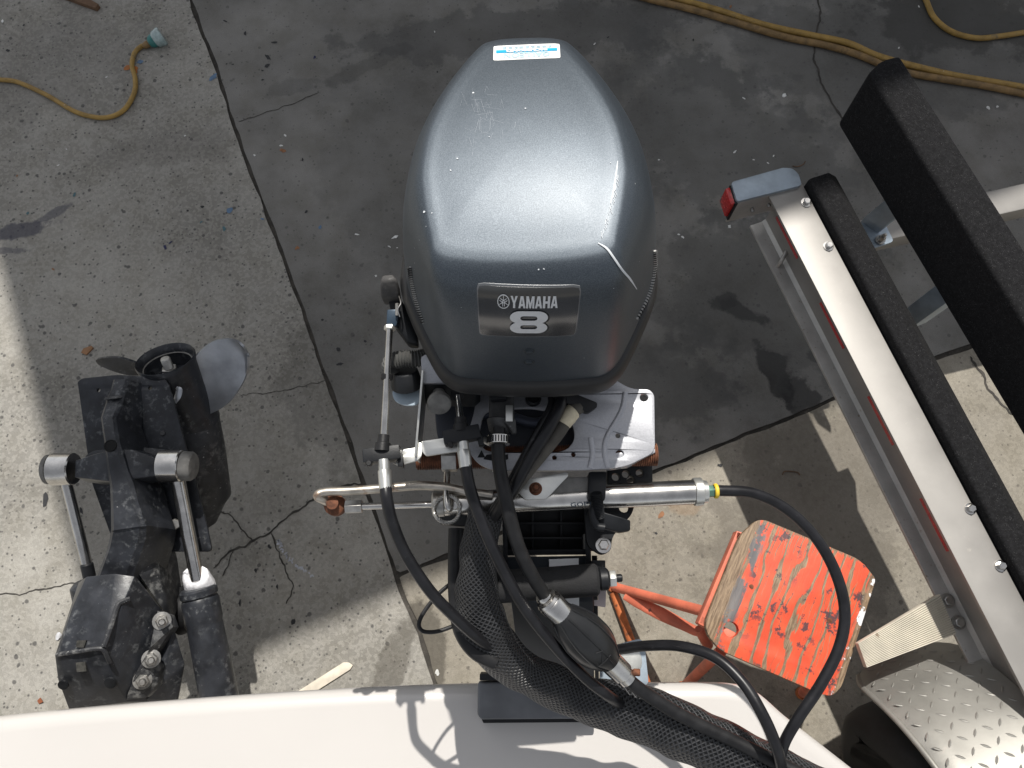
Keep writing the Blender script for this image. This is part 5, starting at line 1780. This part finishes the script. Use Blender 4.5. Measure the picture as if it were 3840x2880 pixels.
c2 = obj('hose_clamp', lathe(bmesh.new(), b1_ - bx_ * .006, bx_, [(0, .0135), (.001, .0150), (.010, .0150), (.011, .0135)], 24), STEEL, fuel)
obj('clamp_worm', C(b1_ + u_ * -.012 + v_ * .006, b1_ + u_ * -.019 + v_ * .012 + bx_ * .006, .0055), RUST, c2)
obj('hose', T([b1_ - bx_ * .01, b1_ + bx_ * .02, D(1410, 1508, 1.125), D(1480, 1550, 1.11), D(1580, 1598, 1.10), D(1680, 1648, 1.10), D(1760, 1690, 1.10), D(1850, 1760, 1.08), D(1915, 1860, 1.0), D(1950, 2000, .92), D(1960, 2200, .90)], .0105, 14, 8), RUB, fuel)

# ------------------------------------------------------------------ power leads
tag(obj('power_lead', T([D(1212, 862, 1.325), D(1208, 880, 1.335), D(1185, 925, 1.335), D(1148, 985, 1.325), D(1112, 1050, 1.315), D(1085, 1090, 1.295), D(1062, 1125, 1.26)], .0090, 12, 8), HOSE), 'black power lead with faint white dashes crossing the silver bracket', 'power lead', 'power leads')
tag(obj('power_lead', T([D(1192, 856, 1.32), D(1190, 880, 1.325), D(1160, 935, 1.322), D(1125, 1000, 1.312), D(1092, 1060, 1.30), D(1055, 1120, 1.26)], .0062, 12, 8), HOSE), 'thinner black power lead left of the dashed one', 'power lead', 'power leads')
tl = thing('taped_lead', 'grey dusty lead wrapped with cream masking tape near its top', 'power lead', D(1160, 980, 1.29), 'power leads')
obj('cable', T([D(1252, 878, 1.318), D(1232, 892, 1.32), D(1205, 935, 1.318), D(1165, 985, 1.31), D(1120, 1040, 1.30), D(1080, 1095, 1.28), D(1060, 1125, 1.25)], .0105, 12, 8), M('dusty_rubber', (.085, .078, .066), .8, 0, .2, 40, .3, 200), tl)
obj('tape_wrap', T([D(1238, 888, 1.320), D(1226, 900, 1.321), D(1216, 916, 1.320)], [.0125, .0135, .0118], 10, 4), CREAM, tl)
obj('tape_tail', hull(bmesh.new(), [D(1216, 904, 1.332), D(1246, 888, 1.332), D(1243, 912, 1.325), D(1226, 928, 1.32)] + [D(1216, 904, 1.330), D(1246, 888, 1.330), D(1243, 912, 1.323), D(1226, 928, 1.318)], 0), CREAM, tl)

# ------------------------------------------------------------------ braided sleeve
m, n, p = newmat('braided_black_sleeve')
tcn = n.nodes.new('ShaderNodeTexCoord')
sep = n.nodes.new('ShaderNodeSeparateXYZ')
n.links.new(tcn.outputs['UV'], sep.inputs[0])
NU, NV = 26.0, 230.0
ua = mathn(n, 'MULTIPLY', sep.outputs[0], NU * 2 * math.pi)
va = mathn(n, 'MULTIPLY', sep.outputs[1], NV * math.pi)
s1 = mathn(n, 'SINE', mathn(n, 'ADD', ua, va))
s2 = mathn(n, 'SINE', mathn(n, 'SUBTRACT', ua, va))
hgt = mathn(n, 'MAXIMUM', s1, s2)
gap = ramp(n, hgt, -.55, .1)
cc = mixc(n, gap, (.004, .004, .004), (.036, .037, .040))
n.links.new(cc, p.inputs['Base Color'])
p.inputs['Roughness'].default_value = .38
n.links.new(bumpn(n, hgt, .9, .002), p.inputs['Normal'])
SLV = m
sl_pts = [(1048, 1108, 1.262, 72), (1040, 1150, 1.255, 74), (1034, 1210, 1.24, 78), (1030, 1290, 1.20, 92), (1050, 1370, 1.155, 104), (1098, 1428, 1.11, 98), (1160, 1466, 1.08, 92), (1235, 1500, 1.06, 98), (1320, 1525, 1.055, 112), (1420, 1556, 1.05, 128), (1530, 1605, 1.05, 124), (1640, 1656, 1.05, 112), (1760, 1705, 1.05, 105), (1840, 1760, 1.03, 105), (1900, 1860, .96, 100), (1940, 2000, .88, 98), (1950, 2200, .86, 95)]
P = cat([D(x, y, z) for x, y, z, w_ in sl_pts], 10)
R = lerpl([rw(w_, z) * .98 for x, y, z, w_ in sl_pts], 10)
R = [r_ * (1 + .05 * mnoise.noise(q * 22)) for r_, q in zip(R, P)]
bm = bmesh.new()
tube(bm, P, R, 40, uv=True, flat=(1.0, .72))
for v_ in bm.verts:
    v_.co += V((mnoise.noise(v_.co * 26), mnoise.noise(v_.co * 26 + V((9, 0, 0))), mnoise.noise(v_.co * 26 + V((0, 9, 0))))) * .004
tag(obj('braided_sleeve', bm, SLV, None, 80), 'fat black braided mesh sleeve sweeping from the motor to the lower right', 'cable sleeve')

# ------------------------------------------------------------------ sterndrive at the left, tilted up
drive = thing('sterndrive', 'tilted-up black sterndrive with propeller at the left', 'sterndrive', S(450, 1900, .35))


def c4(x, y, z):
    return S(100 + x / 2.073, 1200 + y / 2.073, z)


def c5(x, y, z):
    return S(100 + x / 1.693, 1900 + y / 1.693, z)


# cavitation plate
cv = [c4(392, 480, .620), c4(430, 452, .622), c4(700, 424, .622), c4(1060, 444, .620), c4(1102, 492, .617), c4(1250, 1040, .57), c4(1400, 1600, .52), c4(1440, 1800, .50), c4(700, 1800, .50), c4(640, 1640, .515), c4(500, 1250, .55), c4(405, 560, .613)]
obj('cavitation_plate', plate([roundpoly(cv, .012, 3)] + [circle(c4(x, y, .614), .0045, 10) for x, y in ((558, 546), (958, 528))], None, .008, .002), DRIVE, drive, 50)
for (x, y) in ((845, 495), (1058, 880)):
    obj('plate_screw', lathe(bmesh.new(), c4(x, y, .612 if y < 600 else .585), EZ, [(0, .007), (.002, .006), (.0022, .003)], 12), DRIVEC, drive)
# propeller hub: open tube seen from above
O = c4(1075, 298, .59)
Bt = c4(1280, 790, .43)
ax = (O - Bt).normalized()
ro_ = 109 * (CAM_H - .59) / .95 / FPX
Lh = (O - Bt).length
hub = obj('propeller_hub', lathe(bmesh.new(), O, -ax, [(.060, .012), (.060, ro_ * .80), (.02, ro_ * .84), (.006, ro_ * .90), (0, ro_ * .985), (.003, ro_ * 1.01), (.02, ro_ * .975), (.08, ro_ * .96), (Lh * .85, ro_ * 1.0), (Lh, ro_ * 1.02), (Lh, ro_ * .8)], 40), DRIVE, drive, 40)
obj('inner_ring', lathe(bmesh.new(), O - ax * .022, -ax, [(0, ro_ * .80), (-.002, ro_ * .84), (.004, ro_ * .845)], 36, False), GREYP, hub)
sh = O - ax * .058
obj('thrust_washer', lathe(bmesh.new(), sh, ax, [(0, ro_ * .46), (.006, ro_ * .42), (.010, ro_ * .36)], 9), CHALK, hub)
u_ = ax.orthogonal().normalized()
v_ = ax.cross(u_)
obj('shaft_nut', hull(bmesh.new(), [sh + ax * s + (u_ * math.cos(a) + v_ * math.sin(a)) * ro_ * .27 for s in (.008, .030) for a in [i * math.pi / 3 for i in range(6)]], .002), STEELD, hub)
pr_ = []
for i in range(9):
    pr_ += [(.030 + i * .003, ro_ * .155), (.0315 + i * .003, ro_ * .170)]
pr_ += [(.0585, ro_ * .14), (.059, ro_ * .05)]
obj('shaft', lathe(bmesh.new(), sh, ax, pr_, 18), STEELD, hub)


def blade(edge_a, edge_b, zs_a, zs_b, mat, name='blade', N=8, th=.006, sag=.0):
    """surface between two edge curves (px lists in c4 coordinates)"""
    A = cat([c4(x, y, z) for (x, y), z in zip(edge_a, zs_a)], 6)
    B = cat([c4(x, y, z) for (x, y), z in zip(edge_b, zs_b)], 6)
    bm = bmesh.new()
    g = []
    for a, b in zip(A, B):
        row = []
        for j in range(N + 1):
            t = j / N
            row.append(bm.verts.new(a.lerp(b, t) - EZ * sag * math.sin(math.pi * t)))
        g.append(row)
    for i in range(len(g) - 1):
        for j in range(N):
            bm.faces.new((g[i][j], g[i + 1][j], g[i + 1][j + 1], g[i][j + 1]))
    bmesh.ops.remove_doubles(bm, verts=bm.verts, dist=.0005)
    bmesh.ops.recalc_face_normals(bm, faces=bm.faces)
    bmesh.ops.solidify(bm, geom=bm.faces[:], thickness=th)
    return obj(name, bm, mat, hub, 50)


BLADE = M('blade_black_with_sheen', (.36, .375, .40), .33, .6, .25, 12, .08, 120, spots=[((.40, .40, .40), 60, .66, .74)], coat=.35)  # black blades; the sky's sheen is put into this pale base colour
ea = [(1290, 300), (1370, 215), (1460, 158), (1560, 140), (1640, 155), (1690, 195)]
eb = [(1395, 740), (1480, 705), (1580, 640), (1670, 520), (1725, 400), (1735, 290)]
blade(ea, eb, [.57, .580, .585, .590, .590, .585], [.465, .475, .495, .52, .54, .57], BLADE, sag=.012)
ea = [(880, 330), (760, 290), (680, 280), (610, 284), (560, 294), (545, 302)]
eb = [(900, 420), (800, 418), (720, 400), (640, 372), (575, 340), (550, 312)]
blade(ea, eb, [.54, .55, .55, .545, .54, .535], [.50, .505, .51, .515, .52, .53], DRIVE)  # same black propeller, left blade without the sheen colour
ea = [(1000, 500), (980, 560), (960, 640), (950, 720)]
eb = [(1150, 480), (1160, 560), (1150, 660), (1100, 760)]
blade(ea, eb, [.46, .42, .36, .30], [.45, .41, .34, .29], BLADE)
# little exhaust fin
obj('trim_fin', T([c4(1150, 640, .585), c4(1175, 590, .592), c4(1185, 545, .596), c4(1165, 525, .598)], [.006, .009, .009, .004], 8, 5, flat=(1, .45)), BLADE, drive)
# torpedo gearcase and lower leg beneath the plate
Np = c4(1395, 1640, .20)
dn = (Np - Bt)
obj('gearcase', lathe(bmesh.new(), Bt + ax * .012, dn.normalized(), [(0, ro_ * .90), (.01, ro_ * 1.02), (.10, ro_ * 1.10), (.24, ro_ * 1.12), (dn.length * .75, ro_ * .92), (dn.length * .93, ro_ * .5), (dn.length, .008)], 36), DRIVEC, drive, 60)
obj('lower_leg', hull(bmesh.new(), [c4(1000, 700, .50), c4(1180, 720, .50), c4(1150, 1700, .40), c4(1420, 1650, .40), c4(1200, 760, .36), c4(1330, 1600, .20), c4(1100, 1500, .25)], .012), DRIVEC, drive)

# aft spine: lofted casting standing above the plate
SPN = [  # left px, right px (c4), z, depth
    ((668, 462), (784, 462), .650, .04), ((648, 540), (764, 530), .656, .05), ((612, 610), (742, 598), .662, .06), ((608, 640), (738, 625), .662, .06),
    ((572, 755), (682, 760), .684, .09), ((585, 850), (694, 850), .687, .10), ((602, 960), (712, 955), .689, .11), ((615, 1080), (742, 1070), .688, .12), ((625, 1180), (770, 1170), .685, .12), ((640, 1290), (812, 1270), .680, .12),
    ((643, 1450), (848, 1420), .675, .12), ((643, 1640), (905, 1600), .668, .12)]
SPN5 = [((528, 130), (744, 115), .666, .12), ((500, 270), (735, 210), .648, .12), ((440, 430), (662, 425), .62, .12), ((400, 520), (660, 520), .60, .12)]
rows = [(c4(*a, z), c4(*b, z), d) for a, b, z, d in SPN] + [(c5(*a, z), c5(*b, z), d) for a, b, z, d in SPN5]
bm = bmesh.new()
g = []
for a, b, d in rows:
    e = (b - a).normalized()
    wdt = (b - a).length
    c_ = min(.010, wdt * .15)
    g.append([bm.verts.new(q) for q in (a - EZ * d - e * .012, a - EZ * c_ - e * .001, a + e * c_, b - e * c_, b - EZ * c_ + e * .002, b + e * .022 - EZ * d)])
for i in range(len(g) - 1):
    for j in range(5):
        bm.faces.new((g[i][j], g[i][j + 1], g[i + 1][j + 1], g[i + 1][j]))
bm.faces.new(g[0])
bm.faces.new(g[-1][::-1])
obj('spine', bm, DRIVE, drive, 28)
obj('spine_hole', lathe(bmesh.new(), c4(652, 978, .6895), EZ, [(0, .0145), (.0022, .014), (.0024, .0125), (.0010, .0115)], 22), M('hole_black', (.004, .004, .004), .9), drive)
obj('spine_band', hull(bmesh.new(), [c4(608, 600, .668), c4(744, 588, .668), c4(744, 604, .670), c4(608, 622, .670)] + [c4(608, 600, .64), c4(744, 588, .64), c4(744, 604, .64), c4(608, 622, .64)], .002), DRIVEC, drive)
# cross arms
zc = .655
for pts in (((640, 1015, .678), (520, 1045, .665), (380, 1092, .655), (374, 1222, .648), (520, 1245, .65), (650, 1255, .672)), ((720, 1000, .678), (850, 1010, .672), (1032, 1078, .655), (1032, 1208, .648), (880, 1225, .652), (770, 1245, .672))):
    tp_ = [c4(*q) for q in pts]
    obj('cross_arm', hull(bmesh.new(), tp_ + [q - EZ * .055 + V((0, .006 if i < 3 else -.002, 0)) for i, q in enumerate(tp_)], .014, 3), DRIVE, drive, 50)
obj('arm_flange', plate([roundpoly([c4(440, 1060, .60), c4(520, 1010, .60), c4(900, 985, .60), c4(1120, 1010, .60), c4(1180, 1070, .60), c4(1150, 1230, .60), c4(480, 1250, .60)], .02)], None, .02, .004), DRIVE, drive)
for i, (xa, xb, xc, y) in enumerate(((200, 372, 148, 1160), (1040, 1212, 1308, 1136))):
    a, b, c_ = c4(xa, y, zc - .030), c4(xb, y - 2, zc - .030), c4(xc, y + 2, zc - .030)
    obj('bushing', C(a, b, .0375, None, 30), STEEL, drive)
    near = a if i == 0 else b
    d_ = (c_ - near)
    obj('pivot_cap', lathe(bmesh.new(), near, d_, [(0, .030), (.002, .0345), (d_.length * .7, .0345), (d_.length * .92, .030), (d_.length, .022)], 26), GREYP, drive)
# trim cylinders
tc = obj('trim_rod', C(c4(300, 1230, .595), c5(408, 470, .50), .0125, .0125, 22), STEEL, drive)
obj('rod_seal', C(c5(380, 360, .52), c5(400, 450, .505), .0145), BLK, tc)
obj('rod_neck', C(c4(310, 1225, .60), c4(316, 1262, .59), .021, .014), STEEL, drive)
tc = obj('trim_rod', C(c4(1168, 1200, .60), c5(1085, 470, .52), .0165, .0165, 24), STEEL, drive)
obj('rod_neck', C(c4(1150, 1195, .60), c4(1170, 1250, .59), .026, .018), STEEL, drive)
a, b = c5(1072, 440, .53), c5(1088, 520, .52)
obj('rod_gland', hull(bmesh.new(), [a + V((math.cos(q) * .033, math.sin(q) * .028, random.uniform(-.004, .006))) for q in [i * .7 for i in range(9)]] + [b + V((math.cos(q) * .040, math.sin(q) * .034, -.02)) for q in [i * .7 for i in range(9)]], .003), CHALK, drive)
a, b = c5(1086, 515, .515), c5(1230, 1250, .44)
d_ = (b - a)
obj('trim_cylinder', lathe(bmesh.new(), a, d_, [(0, .038), (.005, .043), (.018, .043), (.022, .039), (.030, .043), (.075, .043), (.085, .040), (.09, .041), (d_.length, .044)], 28), DRIVE, drive)
obj('cylinder_rib', hull(bmesh.new(), [c5(1180, 540, .50), c5(1215, 560, .50), c5(1340, 1230, .43), c5(1300, 1240, .43), c5(1180, 540, .45), c5(1215, 560, .45), c5(1340, 1230, .38), c5(1300, 1240, .38)], .006), DRIVE, drive)
a = c5(385, 470, .49)
obj('trim_cylinder', lathe(bmesh.new(), a, c5(460, 800, .44) - a, [(0, .03), (.01, .04), (.2, .042)], 24), DRIVE, drive)
# upper housing
ht = [c5(378, 445, .655), c5(560, 425, .66), c5(690, 440, .655), c5(706, 480, .645), c5(650, 590, .65), c5(585, 640, .66), c5(492, 890, .665), c5(470, 905, .665), c5(205, 935, .665), c5(290, 640, .655), c5(335, 560, .655)]
low = [c5(180, 945, .655), c5(490, 905, .655), c5(200, 1100, .61), c5(560, 1110, .61), c5(270, 1290, .55), c5(640, 1240, .55)]
obj('upper_housing', hull(bmesh.new(), ht + low + [c5(930, 760, .52), c5(880, 900, .52), c5(650, 1215, .52), c5(850, 640, .53), c5(300, 700, .50), c5(215, 1000, .50), c5(330, 480, .56), c5(300, 1290, .45), c5(940, 1230, .45)], .010, 3), DRIVE, drive, 40)
obj('housing_ridge', T([c5(655, 585, .652), c5(600, 608, .660), c5(575, 640, .664), c5(530, 780, .667), c5(490, 890, .668)], .006, 8, 5), DRIVEC, drive)
obj('housing_seam', T([c5(190, 940, .662), c5(330, 918, .668), c5(455, 900, .668), c5(492, 915, .664), c5(530, 990, .648)], .005, 8, 6), DRIVEC, drive)
for (pts) in (((318, 850), (378, 848), (362, 895), (312, 893)), ((310, 985), (370, 978), (378, 1045), (318, 1050))):
    z_ = .669 if pts[0][1] < 900 else .648
    obj('recess', plate([[c5(x, y, z_) for x, y in pts]], None, .004), M('recess_dark', (.035, .034, .03), .9, 0, .6, 90), drive)  # thin dark mottled plates set where the housing recesses are
obj('housing_hole', lathe(bmesh.new(), c5(535, 1115, .612), V((0, -.6, 1)), [(0, .014), (.004, .013), (.0045, .009)], 16), BLK, drive)
obj('housing_hole', lathe(bmesh.new(), c5(235, 1128, .612), V((0, -.6, 1)), [(0, .012), (.004, .011), (.0045, .008)], 16), BLK, drive)
# side flange and bolts
fp = [c5(830, 660, .575), c5(905, 690, .575), c5(930, 765, .57), c5(800, 960, .565), c5(850, 1010, .555), c5(830, 1130, .55), c5(760, 1210, .545), c5(632, 1228, .56), c5(640, 1190, .57), c5(690, 1060, .58), c5(780, 900, .585)]
obj('side_flange', plate([fp], None, .03, .002), DRIVEC, drive)
obj('lower_housing', hull(bmesh.new(), [c5(935, 770, .55), c5(1005, 1000, .50), c5(960, 1230, .46), c5(860, 1015, .535), c5(835, 1135, .53), c5(760, 1230, .52), c5(870, 880, .54)] + [c5(900, 800, .40), c5(960, 1240, .36), c5(800, 1240, .40)], .004), DRIVE, drive)
nb = V((.45, -.1, 1))
for (x, y, z) in ((858, 725, .578), (790, 965, .572), (735, 1100, .565)):
    hexbolt(drive, 'flange_bolt', c5(x, y, z), nb, .0135, .016, STEELD, True, .016)
hexbolt(drive, 'flange_bolt', c5(945, 108, .53), V((.3, -.3, 1)), .013, .014, STEELD, False)
# bellows and hoses behind
obj('bellows', lathe(bmesh.new(), c5(975, 640, .40), V((.9, -.2, .2)), [(0, .055), (.008, .062), (.016, .055), (.024, .062), (.032, .055), (.05, .05)], 26), RUB, drive)
obj('mid_casting', hull(bmesh.new(), [c5(745, 120, .60), c5(700, 420, .60), c5(930, 760, .50), c5(1000, 560, .42), c5(960, 300, .42), c5(850, 60, .48), c5(700, 480, .40)], .012), DRIVEC, drive)
